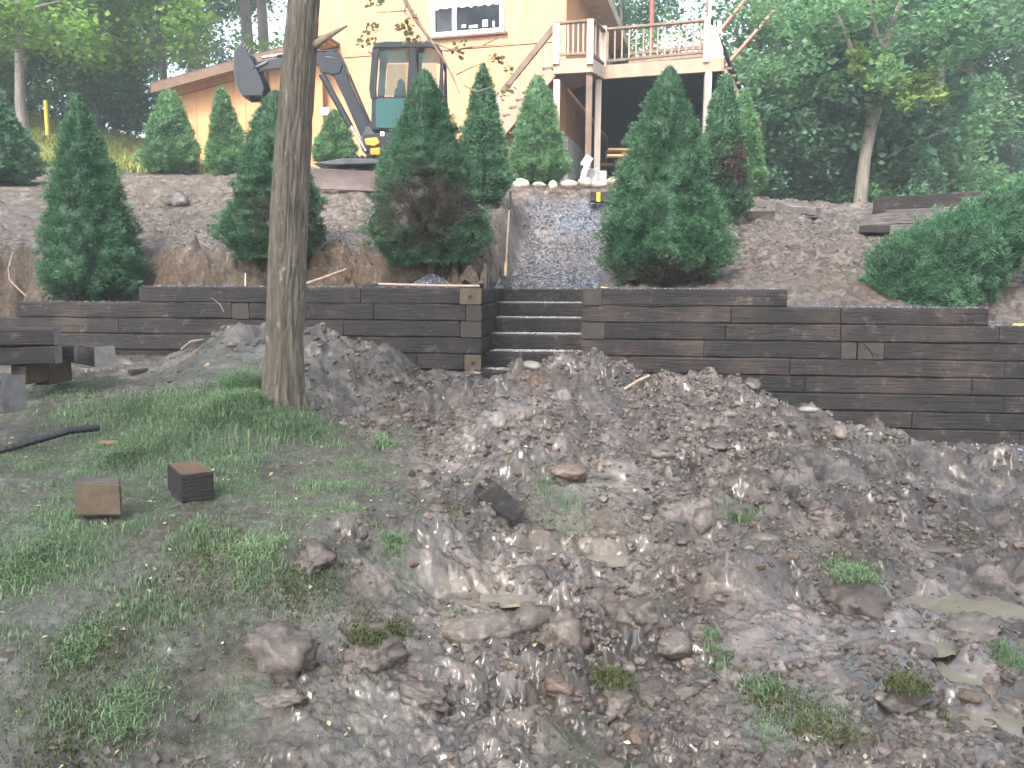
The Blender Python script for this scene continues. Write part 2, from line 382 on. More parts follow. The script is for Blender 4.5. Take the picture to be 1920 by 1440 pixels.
def clod_mat():
    m, nt, b = newmat('mud clods'); v = coords(nt, 'Object')
    a, c = noise(nt, v, 4.0, 5, .6), noise(nt, v, 30, 8, .65); r = attr(nt, 'rnd')
    mud = ramp(nt, r, [(0, (.042, .030, .025)), (.45, (.105, .078, .066)), (.85, (.175, .138, .12)), (1, (.25, .20, .17))])
    mud = mix(nt, rng(nt, c, .35, .7, .6, 0), mud, (.05, .038, .032)); mud = mix(nt, rng(nt, c, .6, .75, 0, .6), mud, (.31, .27, .25))
    mud = mix(nt, attr(nt, 'clay'), mud, (.14, .085, .052))
    nt.links.new(mud, b.inputs['Base Color']); nt.links.new(rng(nt, a, .35, .65, .3, .65), b.inputs['Roughness'])
    b.inputs['Specular IOR Level'].default_value = .55; b.inputs['Coat Weight'].default_value = .35; b.inputs['Coat Roughness'].default_value = .42; b.inputs['Coat IOR'].default_value = 1.7; bump(nt, b, c, 1.0, .015); return m
M_CLOD = clod_mat()
M_WATER, _nt, _b = newmat('muddy puddle water')
_b.inputs['Base Color'].default_value = (.17, .14, .10, 1); _b.inputs['Roughness'].default_value = .04; _b.inputs['Specular IOR Level'].default_value = .6
_n = noise(_nt, coords(_nt, 'Object'), 6, 3); _nt.links.new(ramp(_nt, _n, [(.3, (.17, .148, .12)), (.7, (.24, .215, .18))]), _b.inputs['Base Color']); bump(_nt, _b, _n, .08, .01)
M_GRAV, _nt, _b = newmat('blue grey gravel'); _nt.links.new(ramp(_nt, attr(_nt, 'rnd'), [(0, (.035, .042, .06)), (.6, (.085, .095, .125)), (1, (.28, .29, .32))]), _b.inputs['Base Color']); _b.inputs['Roughness'].default_value = .4
# ------------------------------------------------------------------ survey: wall line, yard, hillside
TH = math.radians(6.0)                                  # the wall runs a little towards the viewer on the right
A0 = W(903, 600, 8.75); A0[2] = 0
D = np.array([math.cos(TH), -math.sin(TH), 0]); N = np.array([math.sin(TH), math.cos(TH), 0]); Z = np.array([0, 0, 1.0])
WT, CH = 1.6, .18                                       # wall top, timber course height
def wp(s, t, z): return A0 + D * s + N * t + Z * z
def ws(u, v=600): p = hit(u, v, A0, TH); return float(np.dot(p - A0, D))
def st(x, y): return (x - A0[0]) * D[0] + (y - A0[1]) * D[1], (x - A0[0]) * N[0] + (y - A0[1]) * N[1]

def rbf(P):
    P = np.array(P); X = P[:, :2]; n = len(P)
    def k(d2): return np.where(d2 > 0, .5 * d2 * np.log(np.maximum(d2, 1e-12)), 0)
    K = k(((X[:, None] - X[None]) ** 2).sum(-1)) + np.eye(n) * .003
    Q = np.hstack([np.ones((n, 1)), X]); Am = np.block([[K, Q], [Q.T, np.zeros((3, 3))]])
    sol = np.linalg.solve(Am, np.concatenate([P[:, 2], np.zeros(3)]))
    def f(x, y):
        x = np.asarray(x, float); y = np.asarray(y, float); out = sol[n] + sol[n + 1] * x + sol[n + 2] * y
        for i in range(n): out = out + sol[i] * k((x - X[i, 0]) ** 2 + (y - X[i, 1]) ** 2)
        return out
    return f
yc = [(0,1440,2.3),(500,1440,2.4),(960,1440,2.5),(1440,1440,2.55),(1920,1440,2.6),(0,1100,3.1),(187,965,3.8),(360,938,4.0),(600,1000,3.6),(960,1130,3.6),(1300,1150,3.6),
 (1700,1150,3.6),(1700,1350,2.8),(0,850,5.0),(250,830,5.2),(0,740,6.6),(100,720,7),(250,705,7.6),(200,667,9.05),(0,680,8.7),(533,765,6.0),(700,850,5.2),(900,800,5.8),
 (440,612,7.6),(500,615,7.65),(590,632,7.7),(700,664,7.8),(800,704,7.9),(335,690,7.4),(700,740,6.9),(640,765,6.7),(850,790,6.4),(900,738,8.1),(960,712,7.5),
 (990,695,7.4),(1050,695,7.3),(1150,710,7.2),(1280,735,7.1),(1370,725,7.1),(1440,755,7.0),(1530,775,6.9),(1600,808,6.7),(1700,838,6.6),(1800,855,6.5),(1900,885,6.4),
 (1920,850,7.6),(1200,815,6.2),(1200,900,5),(1500,900,5.2),(1500,1010,4.4),(1850,950,5.2),(1850,1060,4.3),(900,950,4.6),(800,855,5.4),(1000,850,5.4)]
P = [tuple(W(*q)) for q in yc]
P += [tuple(wp(s, -.1, z)) for s, z in ((-4.8, .82), (-3.6, .8), (-2.4, .75), (-1.2, .62), (0, .52), (1.1, .5), (2.2, .40), (3.2, .15), (4.2, .06), (5.5, .02))]
P += [(-3.5, 0, .3), (3.5, 0, 0), (0, -4, .1), (-10, 4, .95), (10, 3, -.25), (12, 7, -.2), (-12, 8.5, 1.3), (0, -12, .1), (-12, -12, .3), (12, -12, -.3)]
yard_base = rbf(P)
GR = [(250,1150,420,.14),(200,900,330,.22),(500,900,250,.16),(150,1350,300,.18),(150,860,110,1),(330,800,120,1),(480,740,60,1),(560,810,60,1),(250,900,120,.8),(680,900,75,1),(760,830,30,.7),(430,1060,80,.8),(520,1040,60,.7),(60,1060,80,.9),(60,960,110,.7),(180,1000,120,.55),(430,960,110,.6),
 (150,1210,60,.9),(230,1330,80,.9),(40,1330,80,.8),(450,1330,50,.7),(600,1110,50,.6),(300,1180,60,.3),(40,760,70,.6),(120,740,60,.5),(600,960,70,.6),(1060,950,60,.8),(800,965,40,.5),(20,860,70,.9),
 (1590,1075,45,.8),(1385,990,25,.8),(740,1025,30,.9),(760,1100,30,.8),(850,1165,22,.7),(1480,770,14,.8),(1240,1140,26,.6),(1540,1330,45,.7),(1440,1370,45,.6),(1120,1400,60,.6),(1050,1380,35,.5),(1900,1240,30,.8),(1640,855,20,.5),(1200,1290,28,.4),(690,1215,30,.3)]
def pix_ground(u, v, f):
    d = ray(u, v); t = .5
    for i in range(400):
        p = EYE + d * t
        if p[2] < float(f(p[0], p[1])): break
        t *= 1.012
    return EYE + d * t
GW = []
for u, v, r, s in GR:
    p = pix_ground(u, v, yard_base); GW.append((p[0], p[1], r * p[1] / F, s))
def field(x, y, L, asp=1.0):
    g = 0
    for a, b, r, s in L: g = g + s * np.exp(-(((x - a) / r) ** 2 + ((y - b) / (r * 1.9 * asp)) ** 2) * .8)
    return np.clip(g, 0, 1.2)
def at(u, v, r, s=1): p = pix_ground(u, v, yard_base); return (p[0], p[1], r * p[1] / F, s)
CLAY = [at(330,985,70,.5), at(1110,1000,50,.6), at(1000,1005,40,.5), at(1000,720,30,.7), at(900,1110,50,.3), at(1290,1100,40,.25), at(760,790,120,.35), at(1500,1000,80,.25)]
WET = [at(900,830,110), at(870,1080,100,.9), at(780,1370,200,1), at(1640,1130,60), at(1740,1170,90,1), at(1500,1250,120,.8), at(1780,1320,140,1), at(1400,1290,80,.7), at(1300,960,160,.3), at(980,770,60,.7), at(560,1180,90,.5), at(1650,1220,150,.8), at(1330,1420,100,.5)]
BLUEG = [at(1880,850,120,1), at(1780,860,60,.8), at(1915,905,30,.8)]
LITT = []
PUD = [  # (u, v, half width px, half height px) of standing water
 (1800,1130,95,22),(1735,1205,55,16),(1805,1260,50,22),(1860,1350,75,28),(1150,905,70,7),(880,1112,110,8),(1090,1040,140,7)]
PW = []
for u, v, a, h in PUD:
    p = pix_ground(u, v, yard_base); k = abs(pix_ground(u, v - h, yard_base)[1] - p[1]) + .02
    PW.append((p[0], p[1], a * p[1] / F * 1.15, k * 1.2))
# the rut left by the tracks and the curl of mud beside it
def yard_fields(x, y):
    g = field(x, y, GW); wob = fbm2(x * 2.2, y * 2.2, 5, 3) * .45
    g = np.clip(g * (1 + wob * 1.6) , 0, 1)
    lf = (1 - smooth(-2.0, -.2, x + .2 * (y - 4))) * smooth(8.2, 6.5, y); g = np.maximum(g, lf * np.clip(.62 + wob * 1.1, 0, 1))
    clay = np.clip(field(x, y, CLAY) * (1 + wob * 2), 0, 1); wet = np.clip(field(x, y, WET) * (1 + wob), 0, 1)
    wet = np.maximum(wet, field(x, y, [(a, b, r_ * 1.15, 1.0) for a, b, r_, _ in PW], .5)) if len(PW) else wet
    grv = np.clip(field(x, y, BLUEG) * 1.3 + wob * .3 - .35, 0, 1) * (np.clip(field(x, y, BLUEG), 0, 1) > .25)
    return g, clay, wet, grv
def _soft(n): return np.sqrt(n * n + .012)
def yard_z(x, y, fine=True):
    z = yard_base(x, y)
    g, clay, wet, grv = yard_fields(x, y)
    s, t = st(x, y)
    amp = (1 - .78 * np.clip(g * 1.5, 0, 1)) * (1 - .55 * wet) * (1 - .8 * np.clip(grv * 1.5, 0, 1))
    calm = smooth(-3.0, -.8, x + .25 * (y - 5)) * .66 + .34                     # left yard is only trodden
    amp = amp * calm * smooth(.0, .35, -t + .12) * smooth(14, 10, np.hypot(x, y))
    amp = amp * (.12 + .88 * smooth(52, 40, np.degrees(np.abs(np.arctan2(x, y)))))          # calmer where the yard is untouched at the sides
    wx, wy = x + .12 * n2(x * 4, y * 4, 31), y + .12 * n2(x * 4, y * 4, 32)
    z = z + .07 * fbm2(x * 1.3, y * 1.3, 3, 3) * (.5 + amp)
    z = z + amp * .075 * fbm2(wx * 3.2, wy * 3.2, 8, 3)
    wx2, wy2 = x + .05 * n2(x * 9, y * 9, 35) + .02 * n2(x * 23, y * 23, 36), y + .05 * n2(x * 9, y * 9, 37) + .02 * n2(x * 23, y * 23, 38)
    lump = 0; hh_ = .084; q_ = 2.7
    for k in range(6 if fine else 3):
        c_, s_2 = math.cos(k * 1.1), math.sin(k * 1.1); lump = lump + hh_ * (-.50 + 1.55 * _soft(n2((wx2 * c_ - wy2 * s_2) * q_ + k * 5.5, (wx2 * s_2 + wy2 * c_) * q_, 41 + k))); hh_ *= .56; q_ *= 1.95
    z = z + amp * lump * (.55 + .9 * smooth(-.3, .3, n2(x * 1.7, y * 1.7, 58)))
    z = z + amp * .040 * (chunks(wx2 * 5.5, wy2 * 5.5, 62, .3) - .3) + amp * .026 * (chunks(wx2 * 14, wy2 * 14, 63, .3) - .3)
    if fine: z = z + (.25 + amp) * .014 * fbm2(x * 42, y * 42, 55, 3, .75) + (.50 + .35 * amp) * .028 * np.abs(fbm2(x * 15, y * 15, 56, 3, .6))
    # track ruts running left to right
    for u, v, L in ((880, 1108, .55), (1080, 1040, .7), (1060, 912, .6)):
        p = pix_cache[(u, v)]
        z = z - .05 * np.exp(-((y - p[1] - .03 * np.sin(x * 4)) / .05) ** 2) * np.exp(-((x - p[0]) / L) ** 4)
        z = z + .04 * np.exp(-((y - p[1] - .12) / .05) ** 2) * np.exp(-((x - p[0]) / L) ** 4)
    # curled slab of mud
    p = pix_cache[(1400, 1090)]
    ang = math.radians(-38); xx = (x - p[0]) * math.cos(ang) - (y - p[1]) * math.sin(ang); yy = (x - p[0]) * math.sin(ang) + (y - p[1]) * math.cos(ang)
    z = z + .11 * np.exp(-((xx / .30) ** 4 + ((yy) / .15) ** 2))
    for (a, b, rx, ry), lv in zip(PW, PLV):
        q = ((x - a) / rx) ** 2 + ((y - b) / ry) ** 2; q = q * (1 + .7 * n2(x * 7, y * 9, 64) + .15 * n2(x * 19, y * 22, 65)); k = np.exp(-q * q * .8)
        z = z * (1 - .93 * k) + (lv - .016 + .03 * n2(x * 11, y * 11, 61)) * .93 * k
    return z
pix_cache = {k: pix_ground(k[0], k[1], yard_base) for k in ((880, 1108), (1080, 1040), (1060, 912), (1400, 1090))}
PLV = [float(yard_base(a, b)) - .036 for a, b, rx, ry in PW]

# yard sheet: dense where it is near the house side of the yard, coarse all round
th = np.concatenate([np.linspace(-180, -40, 60)[:-1], np.linspace(-40, 40, 690), np.linspace(40, 180, 60)[1:]])
rr = np.concatenate([np.geomspace(.3, 1.9, 24)[:-1], np.geomspace(1.9, 10.6, 610), np.geomspace(10.6, 60, 26)[1:]])
TT, RR = np.meshgrid(np.radians(th), rr); X, Y = RR * np.sin(TT), RR * np.cos(TT)
s_, t_ = st(X, Y); ov = t_ > .10
X = np.where(ov & (t_ < 60), X - N[0] * (t_ - .10), X); Y = np.where(ov & (t_ < 60), Y - N[1] * (t_ - .10), Y)
g, clay, wet, grv = yard_fields(X, Y); zz = yard_z(X, Y)
far = smooth(14, 30, np.hypot(X, Y)); zz = zz * (1 - far) + far * (.2 - .02 * X.clip(-20, 20))
tone = .5 * (vor2(X * 7 + .3 * n2(X * 9, Y * 9, 3), Y * 7, 21)[2]) + .5 * vor2(X * 19 + .3 * n2(X * 20, Y * 20, 3), Y * 19, 22)[2]
nr, nc = X.shape; idx = np.arange(nr * nc).reshape(nr, nc)
q = np.stack([idx[:-1, :-1], idx[:-1, 1:], idx[1:, 1:], idx[1:, :-1]], -1).reshape(-1, 4)
keep = ~(ov.ravel()[q].all(1)); q = q[keep]
EDGE = smooth(-.10, -.02, t_) * 0
me = mesh_np('yard_ground', np.stack([X, Y, zz], -1).reshape(-1, 3), q[:, ::-1], True,
             {'grass': g.ravel(), 'clay': clay.ravel(), 'wet': wet.ravel(), 'gravel': grv.ravel(), 'litter': zz.ravel() * 0, 'tone': tone.ravel()})
struct('yard_ground', me, M_GROUND)
# puddles
for i, ((a, b, rx, ry), lv) in enumerate(zip(PW, PLV)):
    n = 28; rx *= 1.2; ry *= 1.2; n = 28; vs = [(a, b, lv)] + [(a + rx * (1 + .15 * math.sin(3 * k + i)) * math.cos(2 * math.pi * k / n), b + ry * (1 + .15 * math.cos(2 * k + i)) * math.sin(2 * math.pi * k / n), lv) for k in range(n)]
    me = bpy.data.meshes.new('puddle'); me.from_pydata(vs, [], [(0, 1 + k, 1 + (k + 1) % n) for k in range(n)]); struct('puddle', me, M_WATER)

# hillside above the wall
TREES = [ # u, base v, distance, top v, width px
 (178,486,10.0,176,205),(512,482,9.9,163,205),(808,475,9.7,127,240),(1236,533,9.35,124,252),(-8,345,14.0,150,165),(318,328,17.0,163,112),(428,330,16.0,160,78),
 (630,313,17.0,203,86),(902,382,12.6,118,108),(1009,346,16.2,138,117),(1345,420,11.8,132,118),(1392,366,15.0,165,84)]
hc = [(1610,446,11.3),(1700,450,11.0),(1800,452,10.6),(1880,450,10.4),(1520,413,12.9),(1460,404,13.1),(1425,416,12.3),(1420,393,13.3),(1145,380,13.3),(0,485,10.4),(100,485,9.9),(280,482,9.9),(450,485,9.8),(650,480,9.9),(740,478,9.8),(860,478,9.8),(0,400,12.0),(0,348,14.5),(60,330,16.5),(200,330,16.5),(330,329,17),(450,331,16.5),
 (340,400,12.5),(640,400,12.4),(650,358,14.2),(760,332,16.5),(1030,390,12.8),(1030,376,14),(1030,350,16.5),(1100,338,18.2),(1250,533,9.2),(1400,480,10.1),(1400,425,11.5),(1450,402,12.6),(1450,378,15),
 (1550,470,10),(1550,396,13.5),(1600,384,14.5),(1550,540,8.9),(1700,442,11),(1700,385,14),(1860,560,8.6),(1900,500,9.3),(1900,430,11.2),(1900,400,13),(230,300,20),(60,250,22),(0,215,25),(1200,345,17),(1320,372,14.5)]
P = [tuple(W(*q)) for q in hc] + [tuple(W(q[0], q[1], q[2])) for q in TREES]
P += [(x, y, z) for x, y, z in ((-5, 22, 4.2), (0, 22, 4.15), (4, 20, 4.1), (7, 19, 2.9), (9, 24, 2.2), (14, 30, 1.5), (8, 40, 1.6), (0, 40, 4), (-14, 30, 6.6), (-10, 42, 6), (20, 60, 0), (-20, 60, 6), (-12, 10, 2.6), (12, 9, 1.7), (-25, 20, 5), (25, 20, 1), (14, 16, 2.0))]
hill_base = rbf(P)
def stairmask(s): return smooth(-.35, .05, s) * smooth(1.35, 1.1, s)
def hill_raw(x, y, fine=True):
    s, t = st(x, y); z = hill_base(x, y); far = smooth(45, 90, np.hypot(x, y)); z = z * (1 - far) + far * np.clip(hill_base(x.clip(-30, 30), y.clip(0, 60)), -2, 7)
    # cut trench behind the left wall with a raw clay bank
    left = smooth(.05, -.15, s); stp_ = np.where(s < ws(260, 540), CH, 0) + np.where(s < ws(32, 560), CH, 0) + np.where(s < -6, CH, 0); bt = .62 + .10 * n2(s * 2.1, s * 0, 4) + .05 * n2(s * 7, s * 0, 6)
    bank = smooth(bt, bt + .42, t); low = WT - .10 - stp_ + .03 * n2(s * 3, t * 5, 9)
    zl = low * (1 - bank) + np.maximum(z, WT + .3) * bank
    z = z * (1 - left) + zl * left * 1.0
    # right of the stairs the slope meets the wall top; lower beyond each step down of the wall
    right = smooth(1.2, 1.4, s); top = WT - np.where(s > SR0, CH, 0) - np.where(s > SR1, CH, 0)
    zr = np.minimum(z, top - .03 + np.maximum(t - .18, 0) * .55); z = z * (1 - right) + zr * right
    # path: a ramp of gravel and mud coming down to the top step
    pm = smooth(-.25, .1, s) * smooth(1.55, 1.2, s)
    zp = np.where(t < 2.0, WT - .06, WT - .06 + (t - 2.0) * .30 + smooth(3.3, 3.7, t) * .10)
    pm = pm * smooth(5.5, 4.0, t); z = z * (1 - pm) + np.minimum(zp, z + .15) * pm
    return z
SR0, SR1 = ws(1477, 560), ws(1854, 590)
def hill_z(x, y, fine=True):
    x = np.asarray(x, float); y = np.asarray(y, float); s, t = st(x, y); z = hill_raw(x, y)
    r = np.hypot(x, y); a = smooth(26, 16, r) * smooth(.1, .5, t); pm = smooth(-.1, .1, s) * smooth(1.5, 1.3, s) * smooth(5, 4, t)
    a = a * (1 - .55 * pm)
    wx, wy = x + .1 * n2(x * 4, y * 4, 71), y + .1 * n2(x * 4, y * 4, 72)
    z = z + a * .05 * fbm2(x * 2, y * 2, 77, 3)
    bz = smooth(.05, -.15, s) * smooth(.45, .62, t) * smooth(1.3, 1.0, t) + smooth(-.8, -.2, s) * smooth(.25, .1, s) * smooth(3.2, 2.4, t)
    z = z + bz * (.24 * (np.abs(n2(wx * 6, wy * 5, 84)) - .3) + .13 * (np.abs(n2(wx * 14, wy * 11, 85)) - .3) + .035 * n2(wx * 36, wy * 26, 86))
    for sc, h, sd_ in ((5, .05, 81), (11, .04, 82), (22, .026, 83)):
        z = z + a * h * (chunks(wx * sc, wy * sc, sd_) - .3)
    return z
hy = hill_z
sg = np.concatenate([np.linspace(-90, -8, 50)[:-1], np.linspace(-8, 7.5, 500), np.linspace(7.5, 90, 50)[1:]])
tg = np.concatenate([np.linspace(.17, 2.2, 150)[:-1], np.linspace(2.2, 10, 150)[:-1], np.geomspace(10, 160, 60)])
SS, TG = np.meshgrid(sg, tg); X = A0[0] + D[0] * SS + N[0] * TG; Y = A0[1] + D[1] * SS + N[1] * TG
zz = hill_z(X, Y)
wob = fbm2(X * 2.5, Y * 2.5, 5, 3)
pm = smooth(-.1, .15, SS) * smooth(1.6, 1.3, SS)
grv = np.clip(pm * (smooth(3.0, 2.4, TG) + .30 * smooth(2.4, 3.0, TG) * smooth(4.6, 4.2, TG) + .85 * smooth(4.2, 4.6, TG) * smooth(6, 5.2, TG)) * (.95 + wob * 1.3), 0, 1)
grv = np.maximum(grv, smooth(.42, .22, TG) * smooth(1.3, 1.4, SS) * .9); grv = np.maximum(grv, smooth(.5, .3, TG) * smooth(.1, -.1, SS) * smooth(-3.5, -3.0, SS) * .5)
clayh = np.clip(smooth(.1, -.2, SS) * smooth(1.35, .9, TG) * smooth(.3, .6, TG) * (1 + wob), 0, 1)
side = smooth(-.75, -.1, SS) * smooth(.1, -.1, SS) * smooth(3.2, 2.2, TG); clayh = np.clip(np.maximum(clayh, side * (.9 + wob)), 0, 1)
clayh = np.maximum(clayh, np.clip(smooth(1.4, 2, SS) * smooth(2.0, .4, TG) * (.3 + wob * .8), 0, 1))
litt = np.clip(smooth(.9, 1.6, TG) * (.55 + wob * .9) + smooth(1.5, 2.0, SS) * smooth(3.2, 1.6, TG) * .6, 0, 1) * (1 - pm) * smooth(9, 5, TG)
forest = smooth(11, 15, TG) * np.where(np.abs(X) < 5, smooth(24, 26, Y), 1); gl = np.clip(smooth(7, 9, TG) * smooth(-4.5, -5.5, X), 0, 1)
me = mesh_np('hillside', np.stack([X, Y, zz], -1).reshape(-1, 3), (lambda i: np.stack([i[:-1, :-1], i[:-1, 1:], i[1:, 1:], i[1:, :-1]], -1).reshape(-1, 4))(np.arange(X.size).reshape(X.shape))[
    ~(((SS[:-1, :-1] > -.02) & (SS[1:, 1:] < 1.12) & (TG[:-1, :-1] < 1.95)).ravel())], True,
    {'grass': np.maximum(forest, gl).ravel(), 'clay': clayh.ravel(), 'wet': (pm * .5).ravel(), 'gravel': grv.ravel(), 'litter': litt.ravel(), 'tone': vor2(X * 16, Y * 16, 24)[2].ravel()})
struct('hillside', me, M_GROUND)
# ------------------------------------------------------------------ timber retaining walls and steps
rnd = random.Random(7)
def tie_mesh(name, a, b, depth_dir, dep, h, ends=True, seed=0, rough=.006):
    """timber from a to b (centre line of its front lower edge), dep deep along depth_dir, h high"""
    a, b, n = [np.array(q, float) for q in (a, b, depth_dir)]; L = np.linalg.norm(b - a); d = (b - a) / L; up = np.cross(n, d); up = up * (1 if up[2] > 0 else -1) if abs(up[2]) > 1e-6 else up
    k = max(2, min(9, int(L / .28))); c = .012; r = random.Random(seed)
    prof = [(c, 0), (dep - c, 0), (dep, c), (dep, h - c), (dep - c, h), (c, h), (0, h - c), (0, c)]
    V = []
    for i in range(k + 1):
        e = .010 if i in (0, k) else 0; base = a + d * L * i / k; jj = (r.uniform(-1, 1) * rough, r.uniform(-1, 1) * rough)
        for (x, z) in prof:
            x2 = x + (e if x < dep / 2 else -e) * 0 + jj[0] + r.uniform(-1, 1) * rough * .6; z2 = z + (jj[1] * .35) + r.uniform(-1, 1) * rough * .5
            z2 = z2 if z > h / 2 else max(z2, -.002)
            V.append(base + n * x2 + up * min(z2, h + .003))
    Fs = [(i * 8 + j, i * 8 + (j + 1) % 8, (i + 1) * 8 + (j + 1) % 8, (i + 1) * 8 + j) for i in range(k) for j in range(8)]
    m = [0] * len(Fs); Fs += [tuple(range(7, -1, -1)), tuple(k * 8 + j for j in range(8))]; m += [1, 1] if ends else [0, 0]
    me = bpy.data.meshes.new(name); me.from_pydata([tuple(p) for p in V], [], Fs); me.polygons.foreach_set('material_index', m)
    bm = bmesh.new(); bm.from_mesh(me); bmesh.ops.recalc_face_normals(bm, faces=bm.faces); bm.to_mesh(me); bm.free(); return me
GAP = .004
def course(parent, k, cuts, mats=None, t0=0.0):
    """one course of the wall: timbers between the cuts (s values)"""
    z = WT - CH * (k + 1)
    for i in range(len(cuts) - 1):
        s0, s1 = cuts[i] + GAP, cuts[i + 1] - GAP; jt = rnd.uniform(0, .012); mt = (mats or {}).get(i) or rnd.choice([M_TIE, M_TIE, M_TIEB])
        me = tie_mesh('timber', wp(s0, t0 + jt, z + .003), wp(s1, t0 + jt, z + .003), N, .21, CH - .007, True, rnd.randint(0, 9999))
        part('timber', me, [mt, M_ENDD], parent)
def endtie(parent, k, s0, s1, tan, t1=1.2):       # a timber running back into the bank, its cut end in the face
    z = WT - CH * (k + 1)
    me = tie_mesh('timber', wp(s0 + GAP, -.008 if tan else .0, z + .003), wp(s0 + GAP, t1, z + .003), D, (s1 - s0) - 2 * GAP, CH - .007, True, rnd.randint(0, 9999))
    part('timber', me, [rnd.choice([M_TIE, M_TIEB]), M_END if tan else M_ENDD], parent)
SS_ = lambda us, k: [ws(u, 555 + 31 * k) for u in us]
wl_ = thing('retaining_wall', 'long stepped wall of dark railroad timbers left of the steps, behind the tree trunk', 'retaining wall', wp(-2.5, 0, .7))
Lf = -11.0
course(wl_, 0, SS_([260], 0) + SS_([676, 862], 0), {0: M_TIE, 1: M_TIE}); endtie(wl_, 0, ws(862, 550), 0, True)
course(wl_, 1, SS_([32, 434], 1)); endtie(wl_, 1, ws(434, 580), ws(467, 580), False, .8); course(wl_, 1, SS_([467, 700, 873], 1)); endtie(wl_, 1, ws(873, 580), 0, False, .55)
course(wl_, 2, [Lf + 3, ws(-60, 600)] + SS_([222, 643, 862], 2)); endtie(wl_, 2, ws(862, 615), 0, False, .9)
course(wl_, 3, [Lf, -7.4] + SS_([110, 560, 903], 3))
course(wl_, 4, [Lf, -8.1] + SS_([-30, 330, 781, 870], 4), {4: M_TIEB}); endtie(wl_, 4, ws(870, 680), 0, True)
course(wl_, 5, [Lf, -7.6, -5.2, -2.6, ws(800, 700)], None); course(wl_, 6, [Lf, -8, -5.5, -3, -.6])
wr_ = thing('retaining_wall', 'tall wall of stacked dark railroad timbers right of the steps, stepping down at its far end', 'retaining wall', wp(3.2, 0, 0))
R1 = ws(1090, 600); Re = 12.5
endtie(wr_, 0, R1, ws(1127, 560), False); course(wr_, 0, [ws(1127, 560), SR0], {0: M_TIE})
course(wr_, 1, [R1, ws(1371, 590), ws(1577, 590), SR1], {0: M_TIEB, 1: M_TIEB, 2: M_TIE})
endtie(wr_, 2, R1, ws(1133, 615), False); course(wr_, 2, [ws(1133, 615), ws(1361, 615), ws(1577, 615), ws(1874, 620), 6.8, 9.4, Re], {0: M_TIE, 1: M_TIEB, 2: M_TIEB})
course(wr_, 3, [R1, ws(1320, 650), ws(1577, 650)], {0: M_TIEB}); endtie(wr_, 3, ws(1577, 650), ws(1608, 650), False); endtie(wr_, 3, ws(1608, 650), ws(1659, 650), False); course(wr_, 3, [ws(1659, 650), 6.2, 8.8, Re], {0: M_TIEB})
endtie(wr_, 4, R1, ws(1128, 680), True); course(wr_, 4, [ws(1128, 680), ws(1481, 690), 5.4, 7.9, Re], {0: M_TIEB})
for k, cuts in ((5, [R1, ws(1510, 720), 5.1, 7.5, 10]), (6, [R1, 2.9, ws(1883, 760), 7.4, 10]), (7, [R1, 2.4, ws(1710, 790), 6.4, 9]), (8, [R1, 3.5, 5.6, 8.2, 10.5]), (9, [R1 + .5, 4.4, 7, 10.5])):
    course(wr_, k, cuts)
# cracks showing on the split end block
cr = MB(); c0 = wp((ws(1608, 650) + ws(1659, 650)) / 2, -.004, WT - CH * 3.5)
for pts in (((-.09, .085), (-.03, .03), (.01, -.02), (.03, -.08)), ((.01, -.02), (.06, -.03), (.08, -.045)), ((-.03, .03), (-.08, .02))):
    for (a, b), (c, d_) in zip(pts[:-1], pts[1:]): cr.bar(c0 + D * a + Z * b, c0 + D * c + Z * d_, .010, .006)
part('crack', cr.mesh('crack'), M_DARK, wr_, 'dark branching split in the cut timber end')
for k, s in ((0, ws(882, 550)), (4, ws(887, 680)), (4, ws(1111, 680))):
    kn = MB(); c = wp(s, -.012, WT - CH * (k + .5) - .01); n = 9
    kn.prism([c + D * .028 * math.cos(a) + Z * .024 * math.sin(a * 1.0) for a in np.linspace(0, 2 * math.pi, n, endpoint=False)], N * .006)
    part('heart_knot', kn.mesh('heart_knot'), M_TIEB, wl_ if s < .1 else wr_)

# steps
stp = thing('timber_steps', 'five timber steps filled with pale gravel climbing between the two walls', 'steps', wp(.55, .8, .7))
TR = .385
def gravel_slab(s0, s1, t0, t1, z, seed):
    n, m_ = 30, 12; S_, T_ = np.meshgrid(np.linspace(s0, s1, n), np.linspace(t0, t1, m_)); zz = z + .014 * n2(S_ * 40, T_ * 40, seed) + .01 * n2(S_ * 90, T_ * 90, seed)
    P = A0 + D * S_[..., None] + N * T_[..., None] + Z * zz[..., None]; i = np.arange(n * m_).reshape(m_, n)
    Fq = np.stack([i[:-1, :-1], i[:-1, 1:], i[1:, 1:], i[1:, :-1]], -1).reshape(-1, 4)
    return mesh_np('gravel_fill', P.reshape(-1, 3), Fq, True, {'rnd': np.random.default_rng(seed).random(n * m_)})
M_FILL = simple('pale gravel fill', (.22, .21, .22), (.62, .60, .60), 60, .5, bs=.8, bd=.01)
for k in range(5):               # k=0 top riser
    t = TR * (4 - k) + .38; z = WT - CH * (k + 1)
    me = tie_mesh('riser', wp(.008, t, z + .003), wp(R1 - .008, t, z + .003), N, .20, CH - .012, False, 50 + k)
    part('riser', me, [M_TIEB if k < 2 else M_TIE], stp)
    part('gravel_fill', gravel_slab(.008, R1 - .008, (t + .20 if k else t + .20), t + TR + (.0 if k else .35), WT - CH * k - .012, 60 + k), M_FILL, stp, stuff=True)
part('gravel_fill', gravel_slab(.008, R1 - .008, .20, .38, WT - CH * 5 - .01, 70), M_FILL, stp, stuff=True)
me = tie_mesh('riser', wp(ws(800, 700), 0, WT - CH * 6 + .003), wp(R1 - .01, 0, WT - CH * 6 + .003), N, .20, CH - .01, True, 90); part('riser', me, [M_TIE, M_ENDD], stp)
